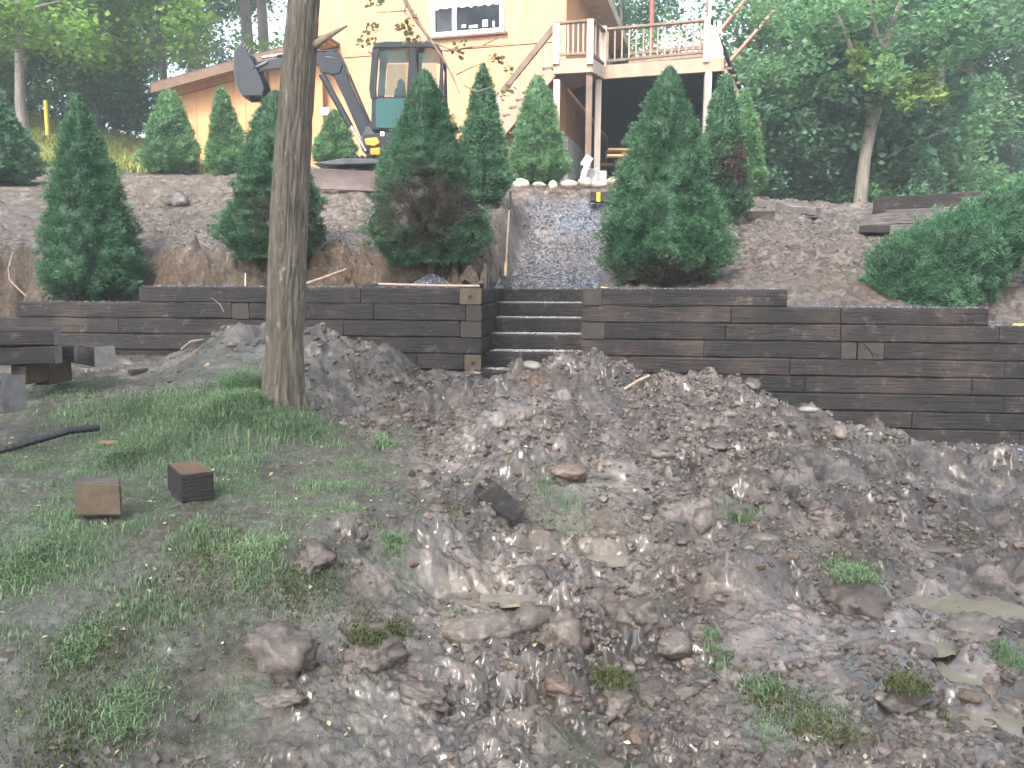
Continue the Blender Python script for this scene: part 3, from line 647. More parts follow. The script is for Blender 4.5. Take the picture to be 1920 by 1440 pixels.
for k in range(5):               # cheek timbers running back on both sides
    z = WT - CH * (k + 1); tend = TR * (4 - k) + .62
    x0 = {0: 1.2, 1: .55, 2: .9, 4: 1.2}.get(k, .215)
    for tt0, tt1 in ((x0 + GAP if k not in (0, 4) else 1.2 + GAP, max(tend, x0 + .3)),):
        if tt1 > tt0 + .05:
            me = tie_mesh('cheek_timber', wp(-.20, tt0, z + .003), wp(-.20, tt1, z + .003), D, .196, CH - .008, True, 110 + k); part('cheek_timber', me, [rnd.choice([M_TIE, M_TIEB]), M_ENDD], stp)
    me = tie_mesh('cheek_timber', wp(R1 + .004, .225 if k not in (0, 2, 4) else 1.2 + GAP, z + .003), wp(R1 + .004, max(tend, 1.4), z + .003), D, .196, CH - .008, True, 130 + k); part('cheek_timber', me, [M_TIE, M_ENDD], stp)

def beam(name, a, b, wdt, h, label, group=None, mats=None, mtag='timber', axis=None, ends=True, seed=1, grounded=None):
    """loose timber whose lower front edge runs a-b; returns the object"""
    a = np.array(a, float); b = np.array(b, float); d = (b - a) / np.linalg.norm(b - a)
    n = axis if axis is not None else np.array([-d[1], d[0], 0]) / np.linalg.norm(d[:2]); n = n if n[1] > 0 else -n
    me = tie_mesh(name, a, b, n, wdt, h, True, seed, .008)
    return single(name, me, mats or [M_TIE, M_ENDD], label, mtag, (a + b) / 2 + n * wdt / 2, group)
# ------------------------------------------------------------------ house
HA = math.radians(15); C0 = W(1055, 300, 17.6); C0[2] = 0
DH = np.array([math.cos(HA), -math.sin(HA), 0]); NH = np.array([math.sin(HA), math.cos(HA), 0])
def hp(s, t, z): return C0 + DH * s + NH * t + Z * z
def hs(u, v, t=0.0):            # (s, z) on the plane t behind the front wall
    p = hit(u, v, C0 + NH * t, HA); return float(np.dot(p - C0, DH)), float(p[2])
def side(u, v, s=0.0):          # (t, z) on the side plane
    P0 = C0 + DH * s; d = ray(u, v); tt = np.dot(P0 - EYE, DH) / np.dot(d, DH); p = EYE + d * tt; return float(np.dot(p - C0, NH)), float(p[2])
GZ = 4.05
house = thing('house', 'golden wooden house with a low orange wing on its left and a raised deck side', 'house', hp(-3, 0, GZ))
SL = hs(560, 60)[0]; ZB = hs(820, 96)[1]; EV = 9.6
w0 = hs(812, -40); w1 = hs(942, 60); WX0, WX1, WZ0, WZ1 = w0[0], w1[0], hs(880, 62)[1], hs(880, -30)[1]
def panel(s0, s1, z0, z1, t, mt, par=house, nm='siding_panel', groove=True):
    mb = MB(); n = max(1, int(round((s1 - s0) / .41))) if groove else 1; wd = (s1 - s0) / n
    for i in range(n):
        a = s0 + i * wd + (.0015 if groove else 0); b = s0 + (i + 1) * wd - (.0015 if groove else 0)
        mb.box(hp((a + b) / 2, t, (z0 + z1) / 2), DH * (b - a) / 2, NH * .012, Z * (z1 - z0) / 2)
    if groove: mb.box(hp((s0 + s1) / 2, t + .018, (z0 + z1) / 2), DH * (s1 - s0) / 2, NH * .012, Z * (z1 - z0) / 2)
    part(nm, mb.mesh(nm), mt, par)
xs = [SL] + [x for x in np.arange(0, SL, -1.22)[::-1] if x > SL + .3]
if xs[-1] < -.01: xs.append(0.0)
for a, b in zip(xs[:-1], xs[1:]):
    panel(a, b, GZ - .2, ZB - .012, 0, M_SIDE)
    if b <= WX0 or a >= WX1: panel(a, b, ZB + .012, EV, 0, M_SIDE)
    else:
        panel(a, b, ZB + .012, WZ0, 0, M_SIDE); panel(a, b, WZ1, EV, 0, M_SIDE)
        if a < WX0: panel(a, WX0, WZ0, WZ1, 0, M_SIDE)
        if b > WX1: panel(WX1, b, WZ0, WZ1, 0, M_SIDE)
mb = MB(); mb.box(hp(SL / 2, .0, ZB), DH * (-SL / 2), NH * .006, Z * .012); part('belt_line', mb.mesh('belt_line'), M_DARK, house)
# window
fr = MB(); T_ = .05
for z in (WZ0, WZ1): fr.box(hp((WX0 + WX1) / 2, -.02, z), DH * ((WX1 - WX0) / 2 + .04), NH * .05, Z * .045)
for s in (WX0, WX1): fr.box(hp(s, -.02, (WZ0 + WZ1) / 2), DH * .05, NH * .05, Z * (WZ1 - WZ0) / 2)
wf = part('window', fr.mesh('window', bevel=.006), M_WHITE, house)
sm_ = hs(853, 30)[0]; mb = MB(); mb.box(hp(sm_, -.025, (WZ0 + WZ1) / 2), DH * .045, NH * .035, Z * (WZ1 - WZ0) / 2); part('mullion', mb.mesh('mullion'), M_WHITE, wf)
for a, b in ((WX0 + .05, sm_ - .045), (sm_ + .045, WX1 - .05)):
    mb = MB(); mb.box(hp((a + b) / 2, .02, (WZ0 + WZ1) / 2), DH * (b - a) / 2, NH * .006, Z * (WZ1 - WZ0) / 2); part('pane', mb.mesh('pane'), M_GLASSW, wf)
mb = MB(); mb.box(hp((WX0 + WX1) / 2, .9, (WZ0 + WZ1) / 2), DH * (WX1 - WX0) / 1.6, NH * .02, Z * 1.4); part('room_shade', mb.mesh('room_shade'), M_DARK, house)  # near-black sheet stands in for the unlit room behind the panes
cv = MB(); n = 26
for i in range(n):
    a = WX0 + .06 + (WX1 - WX0 - .12) * i / n; wv = .03 * math.sin(i * 1.9); zt = hs(880, 14)[1]
    cv.box(hp(a + .03, -.0 + wv * .2 - .004, (zt + WZ1) / 2 + abs(math.sin(i * .9)) * .03), DH * .03, NH * .003, Z * ((WZ1 - zt) / 2))
part('curtain', cv.mesh('curtain'), M_WHITE, wf)
for (u0, v0, u1, v1) in ((905, 38, 915, 50), (924, 40, 928, 50), (866, 47, 874, 52), (880, 48, 896, 52)):
    (a, z1), (b, z0) = hs(u0, v0), hs(u1, v1); mb = MB(); mb.box(hp((a + b) / 2, -.012, (z0 + z1) / 2), DH * (b - a) / 2, NH * .008, Z * (z1 - z0) / 2); part('sill_item', mb.mesh('sill_item', bevel=.004), M_WHITE, wf)
mb = MB(); mb.box(hp((WX0 + WX1) / 2, -.06, WZ0 - .07), DH * ((WX1 - WX0) / 2 + .12), NH * .03, Z * .02); part('sill', mb.mesh('sill'), M_TRIM, wf)
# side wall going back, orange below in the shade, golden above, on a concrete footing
DZ = 6.05; SD = 12
def spanel(t0, t1, z0, z1, mt, nm='siding_panel', s=0.0, th_=.012):
    mb = MB(); mb.box(hp(s + th_, (t0 + t1) / 2, (z0 + z1) / 2), DH * th_, NH * (t1 - t0) / 2 , Z * (z1 - z0) / 2); part(nm, mb.mesh(nm), mt, house)
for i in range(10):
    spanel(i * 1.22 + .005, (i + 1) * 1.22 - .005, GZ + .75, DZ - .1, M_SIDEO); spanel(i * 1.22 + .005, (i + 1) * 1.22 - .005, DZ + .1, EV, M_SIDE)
mb = MB(); mb.box(hp(.03, SD / 2 - .1, GZ + .2), DH * .10, NH * SD / 2, Z * .55); part('foundation', mb.mesh('foundation', bevel=.01), M_CONC, house)
mb = MB(); mb.box(hp(SL / 2 - .1, .02, GZ - .05), DH * (-SL / 2), NH * .06, Z * .3); part('foundation', mb.mesh('foundation'), M_CONC, house)
mb = MB(); mb.box(hp(.0, -.02, (GZ + EV) / 2 + .2), DH * .05, NH * .03, Z * ((EV - GZ) / 2)); part('corner_board', mb.mesh('corner_board'), M_SIDE, house)
# door with an oval light
(dt, dz0) = side(1128, 140); (dt2, dz1) = side(1152, 60)
mb = MB(); mb.box(hp(.035, (dt + dt2) / 2, DZ + 1.05), DH * .02, NH * .46, Z * 1.0); dr = part('door', mb.mesh('door', bevel=.01), M_WHITE, house)
mb = MB(); c = hp(.06, (dt + dt2) / 2, DZ + 1.25); mb.prism([c + NH * .17 * math.cos(a) + Z * .48 * math.sin(a) for a in np.linspace(0, 2 * math.pi, 16, endpoint=False)], DH * .012); part('pane', mb.mesh('pane'), M_GLASST, dr)
mb = MB(); c = hp(.14, .35, DZ + 2.0); mb.box(c, DH * .05, NH * .05, Z * .06); mb.bar(c - DH * .02, c - DH * .12, .03, .03); mb.tube([c - Z * .08, c - Z * .14, c - Z * .26, c - Z * .32], [.03, .07, .08, .03], 8); part('wall_lamp', mb.mesh('wall_lamp'), M_WHITE, house)
# eave and roof over the side wall
(et, ez) = side(1160, 47, .55); EZ = ez
mb = MB(); r0, r1 = hp(.55, -.5, EZ), hp(.55, SD + 1, EZ); up_ = -DH * math.cos(.62) + Z * math.sin(.62)
mb.prism([r0, r0 + up_ * 5.5, r0 + up_ * 5.5 + Z * .16, r0 + Z * .16], r1 - r0); part('roof', mb.mesh('roof'), M_ROOF, house)
mb = MB(); mb.bar(hp(.57, -.5, EZ + .02), hp(.57, SD + 1, EZ + .02), .03, .24); part('fascia', mb.mesh('fascia'), M_WOODL, house)
mb = MB(); mb.box(hp(.28, SD / 2 + .2, EZ - .03), DH * .27, NH * (SD / 2 + .7), Z * .012); part('soffit', mb.mesh('soffit'), M_WOODL, house)
# left wing
wing = []
(a0, za), (b0, zb) = hs(322, 163, -.25), hs(603, 84, -.25); WZt = lambda s: za + (zb - za) * (s - a0) / (b0 - a0)
nP = 6
for i in range(nP):
    s0, s1 = a0 + (b0 - a0) * i / nP, a0 + (b0 - a0) * (i + 1) / nP; mb = MB()
    mb.prism([hp(s0 + .004, -.25, GZ - .15), hp(s1 - .004, -.25, GZ - .15), hp(s1 - .004, -.25, WZt(s1)), hp(s0 + .004, -.25, WZt(s0))], NH * .03); part('wing_panel', mb.mesh('wing_panel'), M_SIDEO, house)
for s_c in (hs(503, 200, -.25)[0],):
    mb = MB(); mb.box(hp(s_c, -.268, (GZ + WZt(s_c)) / 2), DH * .03, NH * .012, Z * (WZt(s_c) - GZ) / 2); part('trim_board', mb.mesh('trim_board'), M_TRIM, house)
(r0s, r0z), (r1s, r1z) = hs(283, 163, -.7), hs(610, 72, -.7)
mb = MB(); A_, B_ = hp(r0s, -.7, r0z), hp(r1s, -.7, r1z); mb.prism([A_, B_, B_ + Z * .09, A_ + Z * .09], NH * 6); part('wing_roof', mb.mesh('wing_roof'), M_ROOF, house)
mb = MB(); mb.prism([A_ - Z * .14 - NH * .02, B_ - Z * .14 - NH * .02, B_ + Z * .05 - NH * .02, A_ + Z * .05 - NH * .02], NH * .03); part('fascia', mb.mesh('fascia'), M_TRIM, house)
mb = MB(); mb.prism([A_ - Z * .02 , B_ - Z * .02, B_ - Z * .0, A_ - Z * .0], NH * .5); part('soffit', mb.mesh('soffit'), M_SIDEO, house)
mb = MB(); (ls, lz0), (ls2, lz1) = hs(322, 185, -.24), hs(350, 172, -.24)
mb.bar(hp(a0, -.262, WZt(a0) - .25), hp(b0, -.262, WZt(b0) - .25), .01, .018, up=(0, 0, 1)); part('belt_line', mb.mesh('belt_line'), M_TRIM, house)
mb = MB(); mb.box(hp(a0 - .02, 2.6, GZ + .9), DH * .02, NH * 2.8, Z * 1.2); part('wing_side_wall', mb.mesh('wing_side_wall'), M_SIDEO, house)
for u0, v0, u1, v1 in ((326, 197, 340, 236), (602, 202, 617, 216)):
    (s0, z1), (s1, z0) = hs(u0, v0, -.3), hs(u1, v1, -.3); mb = MB(); mb.box(hp((s0 + s1) / 2, -.29, (z0 + z1) / 2), DH * (s1 - s0) / 2, NH * .035, Z * (z1 - z0) / 2); part('vent_box', mb.mesh('vent_box', bevel=.01), M_WHITE, house)

# ------------------------------------------------------------------ deck with landing and two stairs
KA, KB = W(1037, 140, 16.35), W(1110, 135, 16.2); KC = W(1132, 148, 16.9); KD = W(1355, 134, 16.25)
deck = thing('wooden_deck', 'raised weathered wood deck with railing over a dark open space beside the house', 'deck', (KC[0], KC[1], GZ))
FZ = .25
def fascia(a, b, mt=M_WOODL): mb = MB(); mb.bar(np.array(a) + Z * (FZ / 2 ), np.array(b) + Z * (FZ / 2 ), .045, FZ); part('rim_board', mb.mesh('rim_board', bevel=.006), mt, deck)
kz = (KA[2] + KB[2]) / 2
KA[2] = KB[2] = kz; KC[2] = KC[2]; KD[2] = KC[2] = (KC[2] + KD[2]) / 2
dl = KC[2] - kz
fascia(KA, KB, M_WOOD); fascia(KB, KC, M_WOODL); fascia(KC, KD, M_WOOD)
dv = (KD - KC); dv /= np.linalg.norm(dv); bk = np.array([-dv[1], dv[0], 0])
fascia(KD, KD + bk * 5, M_WOOD)
L = np.linalg.norm(KD - KC)
nb = 36
for i in range(nb):                                  # deck boards seen edge-on and from beneath
    t0 = .02 + i * .14; s0 = 0.0 if t0 > .5 else 0
    mb = MB(); mb.box(KC + dv * (L / 2) + bk * (t0 + .065) + Z * (FZ + .015), dv * (L / 2 + .03), bk * .065, Z * .016); part('deck_board', mb.mesh('deck_board'), M_WOOD, deck)
lv = (KB - KA) / np.linalg.norm(KB - KA)
for i in range(9):
    mb = MB(); mb.box((KA + KB) / 2 + bk * (.07 + i * .14) + Z * (FZ + .015), lv * (np.linalg.norm(KB - KA) / 2 + .02 + .02 * i), bk * .065, Z * .016); part('deck_board', mb.mesh('deck_board'), M_WOOD, deck)
for i in range(8):
    mb = MB(); a = KC + dv * (L * (i + .5) / 8); mb.bar(a + bk * .1 + Z * .12, a + bk * 4.9 + Z * .12, .045, .2); part('joist', mb.mesh('joist'), M_DARK, deck)  # joists coloured near black for the shade beneath the boards
def post(u, v0, v1, y, wdt=.13, mt=M_WOOD, nm='post', par=None):
    a, b = W(u, v0, y), W(u, v1, y); b[0], b[1] = a[0], a[1]; mb = MB(); mb.bar(a, b, wdt, wdt, up=(0, 1, 0)); return part(nm, mb.mesh(nm, bevel=.008), mt, par or deck)
post(1044, 150, 342, 16.45, .13, M_WOODL); post(1105, 138, 338, 16.3, .12, M_WOODD); post(1122, 150, 336, 16.9, .12, M_WOODL); post(1328, 136, 372, 16.35, .13, M_WOODL)
for u, v, y in ((1105, 318, 16.3), (1122, 322, 16.9)):
    p = W(u, v, y); mb = MB(); mb.prism([p + np.array([x * q, y_ * q, 0]) for q in (.16,) for x, y_ in ((-1, -1), (1, -1), (1, 1), (-1, 1))], Z * -.35); part('footing', mb.mesh('footing', bevel=.02), M_CONC, deck)
# under the deck: near-black sheet and added walls stand in for shade
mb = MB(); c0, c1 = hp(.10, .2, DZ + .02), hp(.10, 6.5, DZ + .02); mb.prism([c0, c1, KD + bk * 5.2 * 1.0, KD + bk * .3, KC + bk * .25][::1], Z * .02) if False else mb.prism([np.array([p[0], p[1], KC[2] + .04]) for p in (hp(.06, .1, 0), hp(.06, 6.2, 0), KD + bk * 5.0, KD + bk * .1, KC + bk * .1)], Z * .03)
part('under_deck_shade', mb.mesh('under_deck_shade'), M_DARK, deck)
mb = MB(); a_, b_ = hp(.06, 6.0, 0), KD + bk * 4.7 - dv * .2; mb.prism([(a_[0], a_[1], GZ - .4), (b_[0], b_[1], GZ - .8), (b_[0], b_[1], KC[2] + .03), (a_[0], a_[1], KC[2] + .03)], (0, .05, 0)); part('shade_back_wall', mb.mesh('shade_back_wall'), M_DARK, deck)
mb = MB(); mb.box(KC + dv * (L - .35) + bk * 2.6 + Z * (-1.3), dv * .04, bk * 2.2, Z * 1.5); part('shade_side_wall', mb.mesh('shade_side_wall'), M_DARK, deck)
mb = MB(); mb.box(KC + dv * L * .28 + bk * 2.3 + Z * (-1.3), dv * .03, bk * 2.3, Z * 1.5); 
mb = MB(); mb.prism([KA + Z * .02 + bk * .05, KB + Z * .02 + bk * .05, KC + Z * .02, KC + Z * .02 + bk * .8 - dv * .8, KA + Z * .02 + bk * 1.2], Z * .02); part('landing_floor', mb.mesh('landing_floor'), M_WOODD, deck)
# railings
def rail(a, b, wdt=.05, h=.05, mt=M_WOODD, nm='rail'): mb = MB(); mb.bar(a, b, wdt, h); part(nm, mb.mesh(nm, bevel=.004), mt, deck)
def onp(u, v, P0, P1):          # on the vertical plane through P0-P1
    d = ray(u, v); e = P1 - P0; n = np.array([-e[1], e[0], 0]); return EYE + d * (np.dot(P0 - EYE, n) / np.dot(d, n))
f1 = lambda u, v: onp(u, v, KA, KB); f2 = lambda u, v: onp(u, v, KC, KD); f3 = lambda u, v: onp(u, v, KB, KC)
for u in (1043, 1107):
    a, b = f1(u, 45 if u < 1100 else 37), f1(u, 122); b[0], b[1] = a[0], a[1]; mb = MB(); mb.bar(a, b, .13, .13, up=(0, 1, 0)); part('newel_post', mb.mesh('newel_post', bevel=.008), M_WOODL, deck)
rail(f1(1037, 45), f1(1112, 38), .09, .045); rail(f1(1049, 103), f1(1100, 100))
for u in np.linspace(1056, 1094, 5): a, b = f1(u, 44), f1(u, 101); b[:2] = a[:2]; mb = MB(); mb.bar(a, b, .03, .03, up=(0, 1, 0)); part('baluster', mb.mesh('baluster'), M_WOODL, deck)
rail(f3(1111, 38), f3(1132, 58), .09, .045); rail(f3(1111, 103), f3(1132, 120)); 
for u in (1117, 1125): a, b = f3(u, 46), f3(u, 110); b[:2] = a[:2]; mb = MB(); mb.bar(a, b, .03, .03, up=(0, 1, 0)); part('baluster', mb.mesh('baluster'), M_WOODL, deck)
rail(f2(1128, 56), f2(1328, 38), .09, .045); rail(f2(1128, 116), f2(1325, 97))
for u in np.arange(1140, 1320, 13.4): a, b = f2(u, 56 - (u - 1128) * .09), f2(u, 114 - (u - 1128) * .09); b[:2] = a[:2]; mb = MB(); mb.bar(a, b, .028, .028, up=(0, 1, 0)); part('baluster', mb.mesh('baluster'), M_WOOD, deck)
for u, v0, v1 in ((1132, 50, 128), (1326, 34, 118)): a, b = f2(u, v0), f2(u, v1); b[:2] = a[:2]; mb = MB(); mb.bar(a, b, .12, .12, up=(0, 1, 0)); part('newel_post', mb.mesh('newel_post', bevel=.008), M_WOODL, deck)
# pale boards closing the right corner
mb = MB(); mb.prism([f2(1322, 38), f2(1340, 40), f2(1356, 92), f2(1356, 114), f2(1334, 114), f2(1320, 80)], bk * .03); part('corner_panel', mb.mesh('corner_panel', bevel=.004), M_WOODL, deck)
mb = MB(); mb.prism([f2(1345, 38), f2(1353, 38), f2(1353, 64), f2(1345, 64)], bk * .06); part('corner_panel', mb.mesh('corner_panel', bevel=.004), M_WOODL, deck)
rail(f2(1331, 35), f2(1331, 0), .06, .06, M_RED if False else M_WOODL, 'pole')

# bench standing on the deck, seen through the rail
bench = thing('deck_bench', 'brown slatted wooden bench back standing on the deck behind the railing', 'bench', f2(1250, 118) + bk * .3)
o_ = bk * .30
for v0, v1, h in ((93, 80, .07), (109, 96, .07)):
    mb = MB(); mb.bar(f2(1175, v0) + o_, f2(1320, v1) + o_, .06, h); part('bench_rail', mb.mesh('bench_rail', bevel=.005), M_WOOD, bench)
for u in np.arange(1184, 1318, 12.6):
    k = (u - 1175) / 145; a, b = f2(u, 93 - 13 * k) + o_, f2(u, 109 - 13 * k) + o_; b[:2] = a[:2]; mb = MB(); mb.bar(a, b, .045, .03, up=(0, 1, 0)); part('slat', mb.mesh('slat'), M_WOODD, bench)
for u in (1188, 1220, 1312):
    a, b = f2(u, 105) + o_ * 1.2, f2(u, 121) + o_ * 1.2; b[:2] = a[:2]; mb = MB(); mb.bar(a, b, .09, .09, up=(0, 1, 0)); part('leg', mb.mesh('leg'), M_WOODL, bench)

# left stair running down along the front wall
st1 = thing('outdoor_stair', 'weathered wooden stair with dark handrail descending left from the deck landing', 'stair', (W(935, 300, 16.5)[0], 16.5, 3.9))
Sa, Sb = W(1036, 132, 16.5), W(925, 262, 16.3 + .6)
stepn = 9; dst = (Sb - Sa); dst[1] = 0 if False else dst[1]
for off in (0.0, .95):
    mb = MB(); mb.bar(Sa + bk * off, Sb + bk * off, .05, .26, up=(0, 0, 1)); part('stringer', mb.mesh('stringer', bevel=.004), M_WOOD, st1)
for i in range(stepn):
    c = Sa + dst * (i + .5) / stepn + bk * .47 + Z * .12; mb = MB(); mb.box(c, lv * .14, bk * .5, Z * .02); part('tread', mb.mesh('tread'), M_WOODD, st1)
mb = MB(); mb.bar(W(1040, 50, 16.45), W(942, 172, 16.85), .06, .12); part('handrail', mb.mesh('handrail', bevel=.005), M_WOODD, st1)
for k in np.linspace(.12, .9, 7):
    a = Sa + dst * k; mb = MB(); mb.bar(a, a + Z * (.86), .03, .03, up=(0, 1, 0)); part('baluster', mb.mesh('baluster'), M_WOODL, st1)
a, b = W(934, 176, 16.85), W(934, 300, 16.85); b[:2] = a[:2]; mb = MB(); mb.bar(a, b, .15, .15, up=(0, 1, 0)); part('newel_post', mb.mesh('newel_post', bevel=.01), M_WOODL, st1)
# right stair going steeply down beyond the deck corner
st2 = thing('outdoor_stair', 'steep wooden side stair with dark underside leaving the right end of the deck', 'stair', W(1400, 262, 17.2))
Ra, Rb = W(1357, 134, 16.5), W(1420, 250, 17.4)
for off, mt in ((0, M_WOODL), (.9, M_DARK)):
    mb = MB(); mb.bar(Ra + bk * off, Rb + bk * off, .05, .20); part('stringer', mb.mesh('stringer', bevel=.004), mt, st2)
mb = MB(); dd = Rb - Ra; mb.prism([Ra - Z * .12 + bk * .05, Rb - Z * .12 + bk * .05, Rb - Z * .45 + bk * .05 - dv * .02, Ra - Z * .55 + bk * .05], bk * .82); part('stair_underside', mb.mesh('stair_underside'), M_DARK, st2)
for i in range(9):
    c = Ra + dd * (i + .5) / 9 + bk * .45 + Z * .12; mb = MB(); mb.box(c, dv * .12, bk * .48, Z * .02); part('tread', mb.mesh('tread'), M_WOODD, st2)
mb = MB(); mb.bar(W(1333, 37, 16.3), W(1368, 120, 16.6), .05, .06); mb.bar(W(1368, 120, 16.6), W(1424, 252, 17.35), .05, .07); part('handrail', mb.mesh('handrail'), M_DARK, st2)
for k in (.25, .5, .75): a = Ra + dd * k; mb = MB(); mb.bar(a, a + Z * .35 , .06, .03, up=(0, 1, 0)); part('baluster', mb.mesh('baluster'), M_WOODL, st2)

# rusty poles
for (u0, v0, u1, v1, y, r, lb) in ((1222, 46, 1224, -60, 19, .055, 'upright rusty red pole rising behind the deck railing'), (1357, 50, 1402, -6, 17.5, .045, 'slanting rusty red pole nearest the deck corner at the top'),
        (1368, 116, 1424, 52, 18.5, .045, 'lower slanting rusty red pole among the leaves right of the deck'), (1329, 34, 1331, -40, 16.9, .055, 'rusty red pole standing on the deck corner post')):
    mb = MB(); a, b = W(u0, v0, y), W(u1, v1, y); a2 = a + (a - b) * .0
    if u0 in (1222,): a2 = np.array([a[0], a[1], DZ + .2])
    if u0 in (1357, 1368): a2 = a + (a - b) * .6
    mb.tube([a2, (a + b) / 2, b + (b - a) * .5], r, 8); single('metal_pole', mb.mesh('metal_pole', True), M_RED, lb, 'pole', a2)
# picnic table
pt = thing('picnic_table', 'new pale wooden picnic table standing in the dark space under the deck', 'picnic table', W(1165, 334, 18.2))
y = 18.2
for v, d0, d1, nm in ((284.5, -.35, .35, 'table_top'), (301.5, -.75, -.5, 'bench_seat'), (301.5, .5, .75, 'bench_seat')):
    a, b = W(1137 if nm == 'table_top' else 1131, v, y), W(1245, v, y); b[2] = a[2]
    for k, t0 in enumerate(np.arange(d0, d1 - .01, .14 if nm == 'table_top' else .125)):
        mb = MB(); mb.box((a + b) / 2 + np.array([0, t0 + .06, 0]), np.array([(b[0] - a[0]) / 2, 0, 0]), (0, .058, 0), (0, 0, .022)); part(nm, mb.mesh(nm, bevel=.004), M_PINE, pt)
for u in (1167, 1228):
    t_ = W(u, 286, y); g_ = W(u, 336, y); g_[0] = t_[0]; s_c = W(u, 305, y); s_c[0] = t_[0]
    for sx in (-1, 1): mb = MB(); mb.bar(t_ + np.array([0, sx * .2, 0]), g_ + np.array([0, sx * .6, 0]), .06, .10, up=(1, 0, 0)); part('leg', mb.mesh('leg', bevel=.004), M_PINE, pt)
    mb = MB(); mb.bar(s_c + np.array([-.06, -.72, 0]), s_c + np.array([-.06, .72, 0]), .05, .10); part('cross_brace', mb.mesh('cross_brace', bevel=.004), M_PINE, pt)
# white downspout elbow
p = W(1098, 338, 16.0); ds = MB(); ds.bar(W(1106, 294, 16.0), W(1094, 312, 16.0), .16, .12, up=(0, 1, 0)); ds.bar(W(1101, 308, 16.0), W(1092, 336, 16.0), .10, .10, up=(0, 1, 0))
single('downspout', ds.mesh('downspout', bevel=.01), M_WHITE, 'white tapering downspout end by the concrete footing under the landing', 'downspout', p)

# ------------------------------------------------------------------ excavator, facing left
EY = 14.3; ex = thing('mini_excavator', 'dark blue-black mini excavator with raised bucket parked before the golden house', 'excavator', W(745, 330, EY + .6))
def prof(pts, y0, y1, nm, mt, par=ex, bev=.012, label=None):
    poly = [W(u, v, EY + .55) for u, v in pts]; P_ = [np.array([p[0], EY + y0, p[2]]) for p in poly]; mb = MB(); mb.prism(P_, (0, y1 - y0, 0)); return part(nm, mb.mesh(nm, True, bev), mt, par, label)
def rod(nm, a, b, r, y, mt, par=ex, n=10): mb = MB(); A_, B_ = W(a[0], a[1], EY + .55), W(b[0], b[1], EY + .55); A_[1] = B_[1] = EY + y; mb.tube([A_, B_], r, n); return part(nm, mb.mesh(nm, True), mt, par)
boom = prof([(625, 98), (640, 103), (652, 128), (655, 152), (672, 190), (690, 225), (703, 246), (712, 262), (700, 280), (690, 278), (680, 262), (664, 226), (646, 184), (628, 146), (612, 138), (604, 120), (610, 100)], .46, .66, 'boom', M_BLACKM)
prof([(598, 96), (622, 97), (636, 118), (622, 128), (598, 122), (560, 128), (500, 132), (484, 140), (474, 134), (478, 118), (520, 110), (560, 104)], .50, .62, 'arm', M_BLACKM)
prof([(612, 108), (640, 112), (646, 122), (640, 140), (625, 143), (604, 138), (598, 122)], .44, .68, 'knee_plate', M_BLACKM)
rod('arm_cylinder', (520, 104), (600, 98), .055, .56, M_BLACKM); rod('arm_piston', (492, 108), (520, 104), .028, .56, M_CHROME)
rod('boom_cylinder', (607, 144), (660, 240), .058, .40, M_BLACKM); rod('boom_piston', (655, 230), (690, 286), .032, .40, M_CHROME)
rod('boom_cylinder', (640, 150), (690, 236), .05, .72, M_BLACKM)
for y_ in (.44, .68): rod('hose', (640, 108), (694, 232), .016, y_, M_RUBBER)
rod('hose', (545, 100), (632, 96), .016, .50, M_RUBBER)
rod('bucket_cylinder', (556, 128), (500, 116), .04, .58, M_BLACKM); rod('bucket_link', (466, 136), (504, 118), .032, .50, M_STEELG)
bk_pts = [(455, 93), (449, 105), (447, 128), (450, 155), (457, 175), (465, 186), (500, 186), (503, 172), (496, 150), (489, 136), (480, 118), (468, 98)]
bucket = prof(bk_pts, .30, .33, 'bucket', M_BLACKM); 
prof(bk_pts, .80, .83, 'bucket_side', M_BLACKM, bucket); 
sh = MB(); outer = [(455, 93), (449, 105), (447, 128), (450, 155), (457, 175), (465, 186)]
for (a, b) in zip(outer[:-1], outer[1:]):
    p, q = W(*a, EY + .55), W(*b, EY + .55); p[1] = q[1] = EY + .56; sh.bar(p, q, .50, .03, up=(1, 0, .2))
part('bucket_shell', sh.mesh('bucket_shell', True), M_STEELG, bucket)
for k, yy in enumerate(np.linspace(.34, .78, 4)):
    mb = MB(); a, b = W(456, 97, EY + .55), W(463, 84, EY + .55); a[1] = b[1] = EY + yy; mb.bar(a, b, .06, .03); part('tooth', mb.mesh('tooth'), M_STEELG, bucket)
rod('pin', (484, 134), (484.5, 134.5), .03, .3, M_STEELG)
# swing post and under-structure
prof([(688, 240), (712, 244), (722, 262), (712, 292), (694, 297), (682, 286), (676, 270)], .42, .74, 'swing_post', M_STEELG)
prof([(690, 262), (728, 258), (850, 258), (856, 296), (724, 300), (705, 296), (692, 284)], .05, 1.15, 'house_frame', M_BLACKM)
prof([(694, 270), (716, 268), (722, 278), (712, 284), (696, 282)], .0, .05, 'side_badge_panel', M_MACHY, label='orange painted panel low on the machine front')
prof([(704, 288), (722, 286), (722, 300), (704, 300)], .0, .06, 'side_cover', M_MACHY)
prof([(722, 257), (729, 257), (729, 265), (722, 265)], .035, .048, 'square_badge', M_WHITE, bev=0); prof([(724, 259), (727, 259), (727, 263), (724, 263)], .022, .034, 'badge_centre', M_RED, bev=0)
